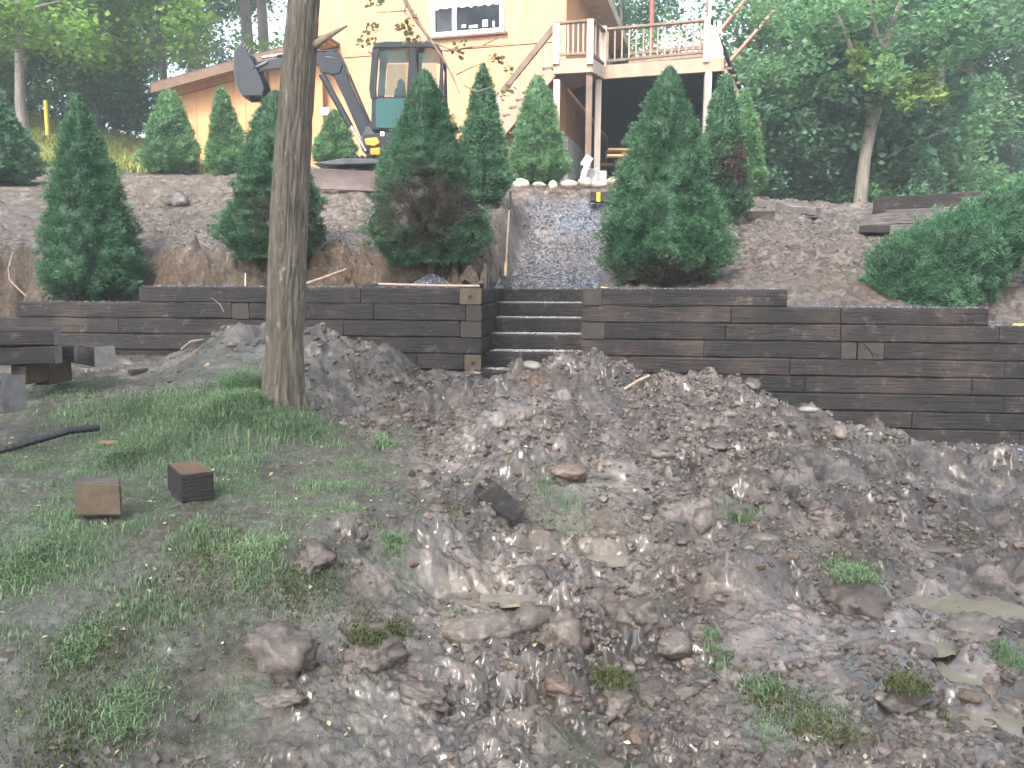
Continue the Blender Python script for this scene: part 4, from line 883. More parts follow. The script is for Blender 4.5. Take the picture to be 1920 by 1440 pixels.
# cab
prof([(703, 252), (705, 192), (775, 192), (832, 192), (836, 255), (760, 256)], .12, 1.0, 'cab_lower', M_BLACKM)
prof([(712, 250), (713, 197), (765, 196), (766, 252)], .08, .115, 'door_panel', M_GLASST, label='teal dirty lower glass of the cab door')
fr_ = {'pillar_front': [(703, 196), (700, 178), (706, 105), (712, 96), (722, 96), (718, 110), (713, 178), (714, 196)], 'pillar_middle': [(768, 196), (774, 102), (786, 100), (786, 196)], 'pillar_rear': [(826, 196), (830, 125), (822, 104), (814, 96), (826, 98), (834, 112), (836, 196)]}
for k, pts in fr_.items():
    for y0 in (.10, .94): prof(pts, y0, y0 + .07, 'pillar', M_BLACKM)
prof([(706, 106), (710, 95), (730, 92), (808, 92), (826, 98), (834, 112), (826, 110), (812, 104), (716, 105)], .08, 1.03, 'cab_roof', M_BLACKM, bev=.02)
prof([(715, 190), (719, 108), (768, 107), (766, 190)], .12, .128, 'side_window', M_GLASS, bev=0); prof([(790, 190), (790, 112), (820, 114), (826, 190)], .12, .128, 'side_window', M_GLASS, bev=0)
prof([(715, 190), (719, 108), (768, 107), (766, 190)], .99, .998, 'side_window', M_GLASS, bev=0)
prof([(740, 192), (742, 168), (756, 166), (760, 192)], .4, .8, 'seat', M_RUBBER, bev=.03); prof([(744, 192), (747, 152), (757, 150), (760, 192)], .42, .78, 'seat_back', M_RUBBER, bev=.03)
rod('control_lever', (722, 192), (725, 172), .014, .35, M_RUBBER); rod('grab_handle', (722, 128), (721, 148), .014, .06, M_BLACKM)
mb = MB(); a = W(803, 150, EY + .1); mb.box(a, (.0, .02, 0), (.0, .0, .0), (0, 0, 0)); 
rod('mirror_arm', (708, 118), (700, 112), .012, .05, M_BLACKM)
# tracks: belt of separate shoes round rollers
for y0 in (.05, .85):
    tr = thing  # (parts are joined to the machine below)
    belt = prof([(640, 322), (648, 308), (668, 303), (860, 303), (878, 310), (884, 322), (878, 338), (860, 345), (664, 345), (646, 338)], y0, y0 + .3, 'track', M_RUBBER, bev=.03)
    p0, p1 = W(640, 322, EY + .55), W(884, 322, EY + .55); x0, x1 = p0[0] + .18, p1[0] - .18; zc = p0[2]; hr = abs(W(760, 303, EY + .55)[2] - zc)
    for x in np.linspace(x0, x1, 22):
        for sg_ in (-1, 1): mb = MB(); mb.box((x, EY + y0 + .15, zc + sg_ * (hr + .012)), (.025, 0, 0), (0, .15, 0), (0, 0, .016)); part('track_shoe', mb.mesh('track_shoe'), M_RUBBER, belt)
    for x in np.linspace(x0 + .1, x1 - .1, 5): mb = MB(); mb.tube([(x, EY + y0 - .01, zc - .06), (x, EY + y0 + .31, zc - .06)], .07, 12); part('roller', mb.mesh('roller', True), M_STEELG, belt)
bl = MB(); a, b = W(594, 334, EY - .35), W(724, 334, EY - .35)
A_ = W(592, 317, EY - .35); B_ = W(722, 322, EY - .35); hgt = .34
for k in range(5):      # curved blade seen from its front
    pass
y0 = EY - .45
bl.prism([(A_[0], y0, A_[2]), (A_[0], y0 + .05, A_[2] - .02), (A_[0], y0 + .10, A_[2] - .17), (A_[0], y0 + .06, A_[2] - hgt), (A_[0], y0 - .0, A_[2] - hgt), (A_[0], y0 + .04, A_[2] - .17)], (1.95, 0.35, -.03))
part('dozer_blade', bl.mesh('dozer_blade', True, .006), M_BLADE, ex)
prof([(606, 319), (660, 310), (720, 311), (724, 319), (640, 322)], -.25, .9, 'blade_arm', M_STEELG)
# ------------------------------------------------------------------ spruces
def spruce_parts(H, R, seed, ntuft, blades=6, bl=.06, brown=None, bottom=.05, lumps=.17, power=.78):
    r = np.random.default_rng(seed)
    def prof_(h): return R * np.clip((1 - h), 0, 1) ** power * (1 - .42 * smooth(.16, 0, h)) * (1 + .0 * h)
    def lump(h, ph, z):
        x, y = np.cos(ph) * R, np.sin(ph) * R
        a = n3(x * 2.6, y * 2.6, z * 2.4, seed); b = n3(x * 6.5, y * 6.5, z * 7.5, seed + 3); c = n3(x * 14, y * 14, z * 16, seed + 5)
        return 1 + lumps * .7 * a + lumps * 1.0 * (-.5 + 1.5 * np.abs(b)) + lumps * .42 * (-.4 + 1.3 * np.abs(c))
    # inner twiggy mass
    n1, n2_ = 44, 48; hh, pp = np.meshgrid(np.linspace(0, .985, n1), np.linspace(0, 2 * np.pi, n2_, endpoint=False), indexing='ij')
    zz_ = bottom + hh * (H - bottom); rad = prof_(hh) * lump(hh, pp, zz_) * .86
    V = np.stack([rad * np.cos(pp), rad * np.sin(pp), zz_], -1).reshape(-1, 3); i = np.arange(n1 * n2_).reshape(n1, n2_); j = np.roll(i, -1, 1)
    Fc = np.stack([i[:-1], j[:-1], j[1:], i[1:]], -1).reshape(-1, 4)
    br0 = np.zeros(len(V)); 
    if brown is not None: br0 = brown(V[:, 0], V[:, 1], V[:, 2])
    core = mesh_np('inner_twigs', V, Fc, True, {'rnd': br0 * 0, 'tip': br0 * 0, 'brown': br0})
    # needle tufts
    u = r.random(ntuft); h = 1 - np.sqrt(1 - u * .998); h = np.where(r.random(ntuft) < .10, r.random(ntuft), h); ph = r.random(ntuft) * 2 * np.pi; z = bottom + h * (H - bottom) - .03
    jit = 1 - .10 * r.random(ntuft) ** 2; rad = prof_(h) * lump(h, ph, z) * jit + .004
    base = np.stack([rad * np.cos(ph), rad * np.sin(ph), z], -1)
    slope = R * power / H; nrm = np.stack([np.cos(ph), np.sin(ph), np.full(ntuft, slope)], -1); nrm /= np.linalg.norm(nrm, axis=1)[:, None]
    B = np.repeat(base, blades, 0); Nn = np.repeat(nrm, blades, 0); m = len(B)
    d = Nn + r.normal(0, .75, (m, 3)) + np.array([0, 0, .30]); d /= np.linalg.norm(d, axis=1)[:, None]
    sd_ = np.cross(d, r.normal(0, 1, (m, 3))); sd_ /= np.linalg.norm(sd_, axis=1)[:, None]
    ln = bl * (.6 + .8 * r.random(m))[:, None]; wd = (bl * .13 * (.7 + .6 * r.random(m)))[:, None]
    B = B + r.normal(0, .012, (m, 3)); st_ = B - d * ln * .25; V = np.stack([st_ - sd_ * wd, st_ + sd_ * wd, B + d * ln], 1).reshape(-1, 3)
    Fc = np.arange(m * 3).reshape(m, 3); rn = np.repeat(np.repeat(r.random(ntuft), blades) * .6 + r.random(m) * .4, 3)
    lm = np.repeat(np.clip((lump(h, ph, z) - 1) / lumps * 1.4 + .45, 0.05, 1.3), blades); tip = np.tile([0, 0, 1.0], m) * np.repeat(lm, 3); bx = np.zeros(m * 3)
    if brown is not None: bx = brown(V[:, 0], V[:, 1], V[:, 2])
    fol = mesh_np('needles', V, Fc, False, {'rnd': rn, 'tip': tip * (1 - bx), 'brown': bx})
    tk = MB(); tk.tube([(0, 0, -.15), (0, 0, .25 * H)], [.05, .04], 8)
    return fol, core, tk.mesh('trunk')
def place_spruce(loc, H, R, seed, label, nt, mt=M_SPR, rot=(0, 0, 0), **k):
    t = thing('spruce_tree', label, 'tree', loc, 'dwarf spruces planted on the slope'); fol, core, tk = spruce_parts(H, R, seed, nt, **k)
    for nm, me, m in (('needles', fol, mt), ('inner_twigs', core, mt), ('trunk', tk, M_BARK)):
        me.materials.append(m); o = bpy.data.objects.new(nm, me); COL.objects.link(o); o.parent = t
    t.rotation_euler = rot; return t
def br_patch(px, pz, rx, rz, sgn=-1, seed=3, s=1.0):
    def f(x, y, z):
        q = np.exp(-(((x - px) / rx) ** 2 + ((z - pz) / rz) ** 2) ** 1.2) * smooth(.15, -.1, y * -sgn)
        return np.clip(q * (1.15 + 1.2 * n3(x * 5, y * 5, z * 5, seed)) * s, 0, 1)
    return f
LB = ['dark green conical spruce at the top of the cut bank, left of the tree trunk', 'dark green conical spruce half hidden behind the big tree trunk', 'large spruce with a broad browned patch on its lower front, left of the gravel path',
 'large dark green spruce directly behind the wall right of the steps', 'spruce cut off by the left edge of the photo, beside the grassy bank', 'pale green sunlit spruce before the orange house wing',
 'spruce standing under the raised excavator bucket', 'spruce glimpsed below the excavator boom right of the big trunk', 'spruce partly hidden behind the browned spruce, beside the path', 'round-shouldered spruce before the deck posts and stone edging',
 'spruce with a brown patch behind the large one right of the steps', 'lightest green spruce at the right end of the deck']
for i, (u, v, y, vt, wpx) in enumerate(TREES):
    b = W(u, v, y); H = W(u, vt, y)[2] - b[2]; R = wpx / 2 * y / F; gz = float(hill_z(np.array([b[0]]), np.array([b[1]]))[0]) if i != 3 else b[2]
    zb = min(b[2], gz + .02) if i not in (3,) else b[2]; H += b[2] - zb; b[2] = zb
    br = {2: br_patch(.06, .62, .62, .42, -1, 4, 1.1), 10: br_patch(.18, .75, .3, .35, -1, 6), 0: br_patch(0, .1, .5, .14, -1, 9, .6), 1: br_patch(.3, .45, .5, .3, -1, 12, .55), 3: br_patch(.1, .12, .8, .16, -1, 8, .9)}.get(i)
    near = y < 11; mt = M_SPRL if i in (5, 6, 7, 9, 11) else M_SPR
    place_spruce(b, H, R * 1.0, 100 + i * 7, LB[i], 9800 if near else 4600, mt, (math.radians((3, -2, 0, 2, 0, -2, 3, 0, 2, 0, -2, 3)[i]), math.radians((-1, 2, -1.5, 1, 0, 2, -2, 0, 1, -1, 2, -2)[i]), 0),
                 bl=.034 if near else .058, blades=6 if near else 5, brown=br, lumps=.30 if near else .24, power=(.74, .62, .66, .70, .7, .62, .66, .66, .72, .60, .66, .66)[i])
# the leaning one
b = W(1652, 582, 8.95)
t = place_spruce(b, 2.75, .62, 333, 'large spruce leaning far over to the right behind the right wall', 11500, M_SPR, (math.radians(-4), math.radians(56), 0), bl=.035, lumps=.30, power=.5)

# ------------------------------------------------------------------ broadleaf trees
def leaf_cloud(name, centers, rads, per, size, seed, flat=.75):
    r = np.random.default_rng(seed); C = np.repeat(np.array(centers), per, 0); Rr = np.repeat(np.array(rads), per)[:, None]; m = len(C)
    p = r.normal(0, 1, (m, 3)); p /= np.linalg.norm(p, axis=1)[:, None]; p *= r.random((m, 1)) ** .45; p[:, 2] *= flat
    p = C + p * Rr; n = r.normal(0, .55, (m, 3)) + np.array([0, 0, .9]); n /= np.linalg.norm(n, axis=1)[:, None]
    a = np.cross(n, r.normal(0, 1, (m, 3))); a /= np.linalg.norm(a, axis=1)[:, None]; b_ = np.cross(n, a); s = size * (.6 + .8 * r.random((m, 1)))
    V = np.stack([p - a * s * .6, p + b_ * s * .42 - n * s * .08, p + a * s * .62, p - b_ * s * .42 - n * s * .08], 1).reshape(-1, 3)
    rn = np.repeat(np.clip(np.repeat(r.random(len(centers)), per) * .55 + r.random(m) * .45, 0, 1), 4)
    return mesh_np(name, V, np.arange(m * 4).reshape(m, 4), False, {'rnd': rn, 'tip': rn * 0, 'brown': rn * 0})
def tree_proto(H, cr, cb, seed, lsize, ncl, per, tr=.16, lean=0, fork=.5, clr=(.5, .95)):
    """returns trunk mesh and crown mesh, base at origin. cb crown base height"""
    rn = random.Random(seed); mb = MB(); pts = []; x = y = 0
    for k in range(9):
        h = H * .92 * k / 8; x += rn.uniform(-.1, .1) + lean * .1; y += rn.uniform(-.1, .1); pts.append((x if k else 0, y if k else 0, h - (.3 if k == 0 else 0)))
    mb.tube(pts, [tr * 1.35] + [tr * (1 - .85 * k / 8) for k in range(1, 9)], 10)
    C = []; Rd = []
    for k in range(11):
        f = k / 10; h = cb + (H - cb) * f * .9; j = min(8, h / (H * .92) * 8); i0 = int(j); a = np.array(pts[i0]); b_ = np.array(pts[min(8, i0 + 1)]); o = a + (b_ - a) * (j - i0)
        ph = k * 2.4 + rn.uniform(-.4, .4); L = cr * (1 - .5 * f) * rn.uniform(.7, 1.05); rise = L * rn.uniform(.2, .6)
        p1 = o + np.array([math.cos(ph), math.sin(ph), 0]) * L * .5 + Z * rise * .6; p2 = o + np.array([math.cos(ph + .25), math.sin(ph + .25), 0]) * L + Z * rise
        mb.tube([o, p1, p2], [tr * .42 * (1 - .6 * f), tr * .26 * (1 - .5 * f), .015], 6, cap=False)
        for q in range(max(1, ncl // 11)):
            w_ = rn.uniform(.3, 1.12); c = o + (p2 - o) * w_ + np.array([rn.gauss(0, .22), rn.gauss(0, .22), rn.gauss(0, .15)]) * cr * .9; C.append(c); Rd.append(rn.uniform(*clr))
    return mb.mesh('trunk', True), leaf_cloud('crown', C, Rd, per, lsize, seed)
def put_tree(proto, loc, label, group, mb_, mc, rz=0, sc=1.0, name='leafy_tree'):
    t = thing(name, label, 'tree', loc, group)
    for nm, me, m in (('trunk', proto[0], mb_), ('crown', proto[1], mc)):
        if me is None: continue
        if len(me.materials) == 0: me.materials.append(m)
        o = bpy.data.objects.new(nm, me); COL.objects.link(o); o.parent = t
        o.material_slots[0].link = 'OBJECT'; o.material_slots[0].material = m
    t.rotation_euler = (0, 0, rz); t.scale = (sc,) * 3; return t
def gz_(x, y): return float(hill_z(np.array([x]), np.array([y]), False)[0])
pr = [tree_proto(13, 3.2, 3.2, 11, .125, 130, 130, .17), tree_proto(15, 3.0, 5.0, 12, .125, 115, 130, .2), tree_proto(11, 3.6, 1.6, 13, .12, 150, 120, .13), tree_proto(16, 3.4, 2.2, 14, .13, 170, 130, .22)]
bush = [tree_proto(3.2, 1.7, .4, 21, .10, 75, 110, .05, clr=(.3, .6)), tree_proto(2.4, 1.5, .2, 22, .09, 60, 110, .04, clr=(.3, .5))]
rr_ = random.Random(5)
# right woods: trunks one can tell apart
def at_px(u, y): p = W(u, 540, y); return p[0], y, gz_(p[0], y)
TK = [(1441, 24, 1, 'pale slender trunked tree just right of the deck stair', M_BARKP, M_LEAFM, 2.0), (1523, 22, 1, 'straight dark trunked tree in the woods left of the leaning pale trunk', M_BARKF, M_LEAFD, .3),
      (1745, 25, 3, 'thick grey trunked tree in the woods above the stacked timbers', M_BARKF, M_LEAFM, 1.1), (1772, 34, 1, 'tall pale trunked tree far back at the upper right', M_BARKP, M_LEAFD, 4.0), (1650, 30, 1, 'grey trunked tree close behind the leaning pale trunk', M_BARKF, M_LEAFM, 5.1),
      (1880, 27, 0, 'dark leafy tree at the right edge of the photo above the leaning spruce', M_BARKF, M_LEAFD, .9)]
for u, y, k, lb, mbk, mc, rz in TK:
    x, y, z = at_px(u, y); put_tree(pr[k], (x, y, z), lb, None, mbk, mc, rz, 1.0)
# the pale leaning forked tree
x, y, z = at_px(1618, 18.0); t = thing('forked_tree', 'pale leaning tree with forked limbs standing behind the stacked timbers', 'tree', (x, y, z))
yy = 18.0; mb = MB(); q = lambda u, v, dy=0: W(u, v, yy + dy)
mb.tube([(x - .05, y, z - .3), q(1613, 375), q(1621, 300), q(1632, 240), q(1642, 200)], [.17, .145, .125, .135, .15], 12); mb.tube([q(1642, 206), q(1650, 150), q(1655, 100, .2), q(1668, 50, .3), q(1692, 0, .4), q(1715, -60, .5)], [.14, .10, .09, .08, .06, .05], 10)
mb.tube([q(1634, 215), q(1612, 170, -.3), q(1600, 110, -.5), q(1585, 60, -.6), q(1560, 10, -.7)], [.10, .06, .05, .045, .03], 8); mb.tube([q(1655, 100, .2), q(1640, 60), q(1630, 0), q(1625, -50)], [.08, .07, .06, .04], 8)
part('trunk', mb.mesh('trunk', True), M_BARKP, t)
C = [q(rr_.gauss(1660, 38), rr_.gauss(160, 20), rr_.uniform(-1, 1)) for _ in range(34)] ; part('crown', leaf_cloud('crown', C, [.28] * len(C), 40, .13, 77), M_LEAFP, t, 'yellow green lower leaf spray')
C = [q(rr_.gauss(1650, 120), rr_.gauss(10, 60), rr_.uniform(-2, 2)) for _ in range(60)]; part('crown', leaf_cloud('crown', C, [.5] * len(C), 110, .105, 78), M_LEAFM, t)
# fill woods on the right
for i in range(24):
    u = rr_.uniform(1130, 2350); y = rr_.uniform(24, 52); x, y, z = at_px(u, y); k = rr_.choice([0, 1, 2, 2, 3])
    put_tree(pr[k], (x, y, z - .2), 'leafy green tree among the hazy woods right of the house', 'trees of the woods right of the house', M_BARKF, [M_LEAFM, M_LEAFD, M_LEAFD, M_LEAFM][i % 4], rr_.uniform(0, 6), rr_.uniform(.85, 1.2))
for i in range(46):
    u = rr_.uniform(1300, 2250); y = rr_.uniform(19, 30); x, y, z = at_px(u, y)
    put_tree(bush[i % 2], (x, y, z - .2), 'low leafy bush at the edge of the woods on the right', 'bushes along the edge of the woods', M_BARKF, [M_LEAFD, M_LEAFM, M_LEAFD][i % 3], rr_.uniform(0, 6), rr_.uniform(.9, 1.6), 'leafy_bush')
# left woods: maples bright overhead, dark below
LT = [(70, 19.5, 2, M_LEAFY, 'bright green maple at the upper left, its leaves hanging over the bank'), (330, 23, 2, M_LEAFY, 'bright green maple behind the low end of the orange wing'), (-110, 21, 2, M_LEAFM, 'green tree cut off by the left edge of the photo'),
      (20, 30, 0, M_LEAFM, 'dark green tree deep in the woods at far left'), (200, 30, 3, M_LEAFD, 'dark green tree deep in the woods behind the yellow post'), (380, 31, 1, M_LEAFM, 'thin crowned tree seen above the wing roof')]
for u, y, k, mc, lb in LT:
    x, y, z = at_px(u, y); put_tree(pr[k], (x, y, z - .2), lb, None, M_BARKF, mc, rr_.uniform(0, 6), 1.0)
for u, y, lb in ((476, 27, 'pale trunk left of the foreground trunk above the bucket'), (513, 28, 'pale trunk close beside the foreground trunk')):
    x, y, z = at_px(u, y); put_tree(pr[1], (x, y, z), lb, None, M_BARKP, M_LEAFM, rr_.uniform(0, 6), 1.15)
for i in range(8):
    u = rr_.uniform(-500, 560); y = rr_.uniform(30, 50); x, y, z = at_px(u, y)
    put_tree(pr[rr_.choice([0, 1, 2])], (x, y, z - .2), 'green tree among the woods left of the house', 'trees of the woods left of the house', M_BARKF, [M_LEAFM, M_LEAFD][i % 2], rr_.uniform(0, 6), rr_.uniform(.8, 1.1))
for i in range(14):
    u = rr_.uniform(-350, 330); y = rr_.uniform(22, 28); x, y, z = at_px(u, y)
    put_tree(bush[i % 2], (x, y, z - .2), 'dark leafy bush at the foot of the woods on the left', 'bushes at the foot of the left woods', M_BARKF, [M_LEAFM, M_LEAFD, M_LEAFM][i % 3], rr_.uniform(0, 6), rr_.uniform(.7, 1.2), 'leafy_bush')

# ------------------------------------------------------------------ foreground tree
ft = thing('foreground_tree', 'tall furrowed tree trunk leaning slightly right before the left wall, grass at its foot', 'tree', W(533, 765, 6.0))
ys = 6.0; cl = [(533, 800, 92), (533, 762, 88), (532, 735, 78), (533, 700, 74), (534, 640, 71), (537, 560, 70), (541, 420, 70), (548, 300, 67), (555, 200, 63), (562, 100, 59), (570, 0, 56), (578, -120, 54), (590, -300, 50), (600, -600, 46), (640, -1400, 36)]
us = np.array([c[0] for c in cl]); vs_ = np.array([c[1] for c in cl], float); ws_ = np.array([c[2] for c in cl])
cen = np.array([W(c[0], c[1], ys) for c in cl]); rad0 = ws_ / 2 * ys / F
nz, na = 420, 120; zs = np.interp(np.linspace(0, 1, nz) ** 1.5, np.linspace(0, 1, nz), np.linspace(cen[0, 2], cen[-1, 2], nz))
cx = np.interp(zs, cen[:, 2], cen[:, 0]); rd = np.interp(zs, cen[:, 2], rad0)
AN, ZS = np.meshgrid(np.linspace(0, 2 * np.pi, na, endpoint=False), zs); RDm = rd[:, None] * np.ones_like(AN)
fl = 1 + .22 * smooth(1.15, .6, ZS) * (np.cos(AN * 5 + 1) * .5 + .3)
rx_ = np.cos(AN), np.sin(AN)
wv = n3(rx_[0] * 1.2, rx_[1] * 1.2, ZS * 1.3, 5) * .9
ridge = np.abs(n3((rx_[0] + wv * .1) * 5.2, (rx_[1] + wv * .1) * 5.2, ZS * 2.0, 9)); ridge2 = np.abs(n3(rx_[0] * 11, rx_[1] * 11, ZS * 5, 10))
Rm = RDm * fl * (1 - .10 * (1 - smooth(0, .32, ridge)) - .045 * (1 - smooth(0, .35, ridge2)) + .03 * n3(rx_[0] * 2, rx_[1] * 2, ZS * 2, 2))
V = np.stack([cx[:, None] + Rm * rx_[0], ys + Rm * rx_[1], ZS], -1).reshape(-1, 3); i = np.arange(nz * na).reshape(nz, na); j = np.roll(i, -1, 1)
part('trunk', mesh_np('trunk', V, np.stack([i[:-1], j[:-1], j[1:], i[1:]], -1).reshape(-1, 4), True), M_BARK, ft)
mb = MB(); mb.tube([W(588, 86, ys), W(604, 76, ys - .05), W(625, 62, ys - .08), W(651, 48, ys - .1)], [.034, .026, .019, .008], 8); part('broken_branch', mb.mesh('broken_branch', True), M_STICK, ft)
br = MB(); bpath = [W(582, -300, ys), W(660, -180, ys - .1), W(740, -50, ys - .2), W(762, 5, ys - .25), W(785, 45, ys - .25), W(812, 82, ys - .25), W(834, 115, ys - .25), W(847, 140, ys - .25), W(862, 176, ys - .25)]
br.tube(bpath, [.045, .035, .024, .016, .013, .010, .008, .006, .003], 7)
for a, b, c in (((762, 8), (758, 22), (766, 32)), ((762, 20), (735, 22), (700, 24)), ((812, 80), (850, 95), (905, 85)), ((836, 96), (880, 88), (960, 82)), ((855, 140), (880, 128), (905, 118)), ((905, 85), (925, 75), (945, 66)), ((870, 160), (895, 172), (930, 160))):
    br.tube([W(*a, ys - .25), W(*b, ys - .3), W(*c, ys - .2)], [.006, .0045, .0015], 5)
part('hanging_branch', br.mesh('hanging_branch', True), M_STICK, ft)
C = [W(u, v, ys - .25) for u, v in ((690, 10), (694, 62), (680, 78), (702, 80), (762, 62), (776, 70), (786, 80), (700, 50), (754, 50), (862, 78), (860, 98), (935, 112), (930, 105), (950, 128), (775, 40), (955, 170), (945, 180), (712, 4), (770, 30), (690, 72), (768, 78))]
part('branch_leaves', leaf_cloud('branch_leaves', C, [.055] * len(C), 11, .032, 99), leaf_mat('faded pale leaves', (.20, .20, .10), (.36, .34, .20), None, .5), ft, 'sparse faded leaves on the hanging branch')
# crown far overhead, outside the picture, widened and shifted to shade the yard
rc = random.Random(3); C = [(cen[-1, 0] + .6 + 6.5 * math.sqrt(q_) * math.cos(w__), ys - 4.5 + 6.0 * math.sqrt(q_) * math.sin(w__), rc.uniform(7.8, 12)) for q_, w__ in [(rc.random(), rc.uniform(0, 6.28)) for _ in range(190)]]
part('crown', leaf_cloud('crown', C, [.95] * 190, 32, .17, 55), M_LEAFM, ft)

# tall trees round the yard on the viewer's side: they shade it
for k, (x, y, lb) in enumerate(((-6.5, -3.0, 'tall leafy tree shading the yard from the near left'), (-1.5, -7.5, 'tall leafy tree shading the yard from behind the viewer'), (4.5, -4.5, 'tall leafy tree shading the yard from the near right'), (-11, 2, 'tall leafy tree at the left side of the yard'), (9.5, 2.5, 'tall leafy tree at the right side of the yard'), (-5, -13, 'tall leafy tree farthest behind the viewer'))):
    put_tree(pr[1], (x, y, float(yard_base(np.array([x]), np.array([y]))[0]) - .1), lb, None, M_BARKF, M_LEAFM, k * 1.3, 1.05)
# ------------------------------------------------------------------ grass and litter
def blades(name, pts, hts, seed, wid=.0024, spread=.45, curl=.5):
    r = np.random.default_rng(seed); m = len(pts); a = r.random(m) * 2 * np.pi; d = np.stack([np.cos(a), np.sin(a), np.zeros(m)], -1); s = np.stack([-np.sin(a), np.cos(a), np.zeros(m)], -1)
    h = hts[:, None] * (.5 + .8 * r.random((m, 1))); ln = r.random((m, 1)) * spread; w_ = wid * (.7 + .7 * r.random((m, 1))) * (hts[:, None] / .06) ** .4
    p1 = pts + d * h * ln * .45 + Z * h * .6; p2 = pts + d * h * (ln + curl * r.random((m, 1))) + Z * h * (1 - .35 * ln)
    V = np.stack([pts - s * w_, pts + s * w_, p1 + s * w_ * .8, p1 - s * w_ * .8, p2], 1).reshape(-1, 3); b = np.arange(m)[:, None] * 5
    T_ = np.concatenate([b + [0, 1, 2], b + [0, 2, 3], b + [3, 2, 4]], 0); rn = np.repeat(r.random(m), 5)
    return mesh_np(name, V, T_, False, {'rnd': rn, 'tip': rn * 0, 'brown': rn * 0})
r = np.random.default_rng(1)
def scatter(cu, cv, su, n, f=yard_z, sv=1.9):
    p = pix_ground(cu, cv, yard_base); s = su * p[1] / F; x = p[0] + r.normal(0, s * .75, n); y = p[1] + r.normal(0, s * sv * .6, n); return x, y
X_, Y_, H_ = [], [], []
for u, v, rp, stg in GR:
    p = pix_ground(u, v, yard_base); area = (rp * p[1] / F) ** 2 * 1.9; n = int(min(26000, area * 46000 * stg / max(1, (p[1] / 3.2)) ** 1.0)); x, y = scatter(u, v, rp, n)
    tuft = .5 + .9 * np.clip(n2(x * 6, y * 6, 91) + .15, 0, 1); X_.append(x); Y_.append(y); H_.append(np.full(n, .020 + .0028 * p[1]) * tuft * (1.15 if rp < 50 else 1))
X_, Y_, H_ = map(np.concatenate, (X_, Y_, H_)); dens = np.clip(fbm2(X_ * 5, Y_ * 5, 93, 3) * 1.4 + .62, 0, 1); k = (r.random(len(X_)) < dens) & (st(X_, Y_)[1] < -.05)
X_, Y_, H_ = X_[k], Y_[k], H_[k]; Zg = yard_z(X_, Y_) - .004
struct('grass', blades('grass', np.stack([X_, Y_, Zg], -1), H_, 2), M_GRASS, 'stuff', 'patchy short green grass growing over the trampled left side of the yard')
X_, Y_, H_ = [], [], []
for u, v, su, n, h in ((470, 742, 24, 2600, .26), (455, 765, 34, 2600, .19), (500, 790, 48, 2000, .12), (560, 812, 30, 1300, .11), (400, 790, 50, 2000, .11), (330, 775, 50, 1800, .10), (250, 775, 45, 1500, .09), (160, 775, 40, 900, .08), (230, 855, 26, 800, .10), (300, 840, 60, 1600, .09), (420, 850, 60, 1400, .08), (1478, 772, 9, 260, .13), (1390, 990, 14, 350, .08), (722, 838, 14, 260, .10), (60, 1060, 50, 1500, .08), (480, 1060, 45, 900, .06), (1590, 1072, 28, 500, .05), (740, 1028, 16, 350, .05), (1340, 1235, 20, 200, .07), (1430, 1290, 22, 200, .07), (1900, 1245, 20, 350, .06), (150, 1210, 30, 500, .06), (240, 1330, 40, 600, .06)):
    x, y = scatter(u, v, su, n); X_.append(x); Y_.append(y); H_.append(np.full(n, h * .58))
X_, Y_, H_ = map(np.concatenate, (X_, Y_, H_)); Zg = yard_z(X_, Y_) - .005
struct('tall_grass', blades('tall_grass', np.stack([X_, Y_, Zg], -1), H_, 4, .0030, .9, 1.0), M_GRASS, 'stuff', 'longer bright grass tufts round the foot of the tree and in the yard')
# moss and roots of turned sods
X_, Y_ = [], []
for u, v, su, n in ((690, 1215, 30, 900), (740, 1195, 20, 400), (1150, 1290, 28, 700), (1590, 1080, 40, 900), (1430, 1300, 40, 700), (130, 1400, 80, 900), (400, 1040, 60, 900), (150, 1240, 70, 700), (1540, 1370, 50, 900), (1850, 1020, 50, 900), (700, 1200, 50, 500), (1720, 1310, 40, 700), (560, 1090, 50, 800), (840, 970, 30, 400), (330, 1160, 120, 900), (1680, 880, 40, 400)):
    x, y = scatter(u, v, su, n); X_.append(x); Y_.append(y)
X_, Y_ = map(np.concatenate, (X_, Y_)); Zg = yard_z(X_, Y_) - .003
struct('moss', blades('moss', np.stack([X_, Y_, Zg], -1), np.full(len(X_), .020), 6, .004, .9, .8), M_MOSS, 'stuff', 'olive moss and matted dead grass on the overturned sods')
# bank grass far left
n = 26000; x = r.uniform(-16, -6.2, n); y = r.uniform(17.5, 25, n); kk = (x < -5.9 - (y - 18) * .22) & (r.random(n) < np.clip(fbm2(x, y, 4, 3) + .75, 0, 1)); x, y = x[kk], y[kk]
struct('bank_grass', blades('bank_grass', np.stack([x, y, hill_z(x, y) - .02], -1), np.full(len(x), .30), 8, .011, .6, .6), M_GRASSL, 'stuff', 'sunlit yellow green grass on the bank at far left')
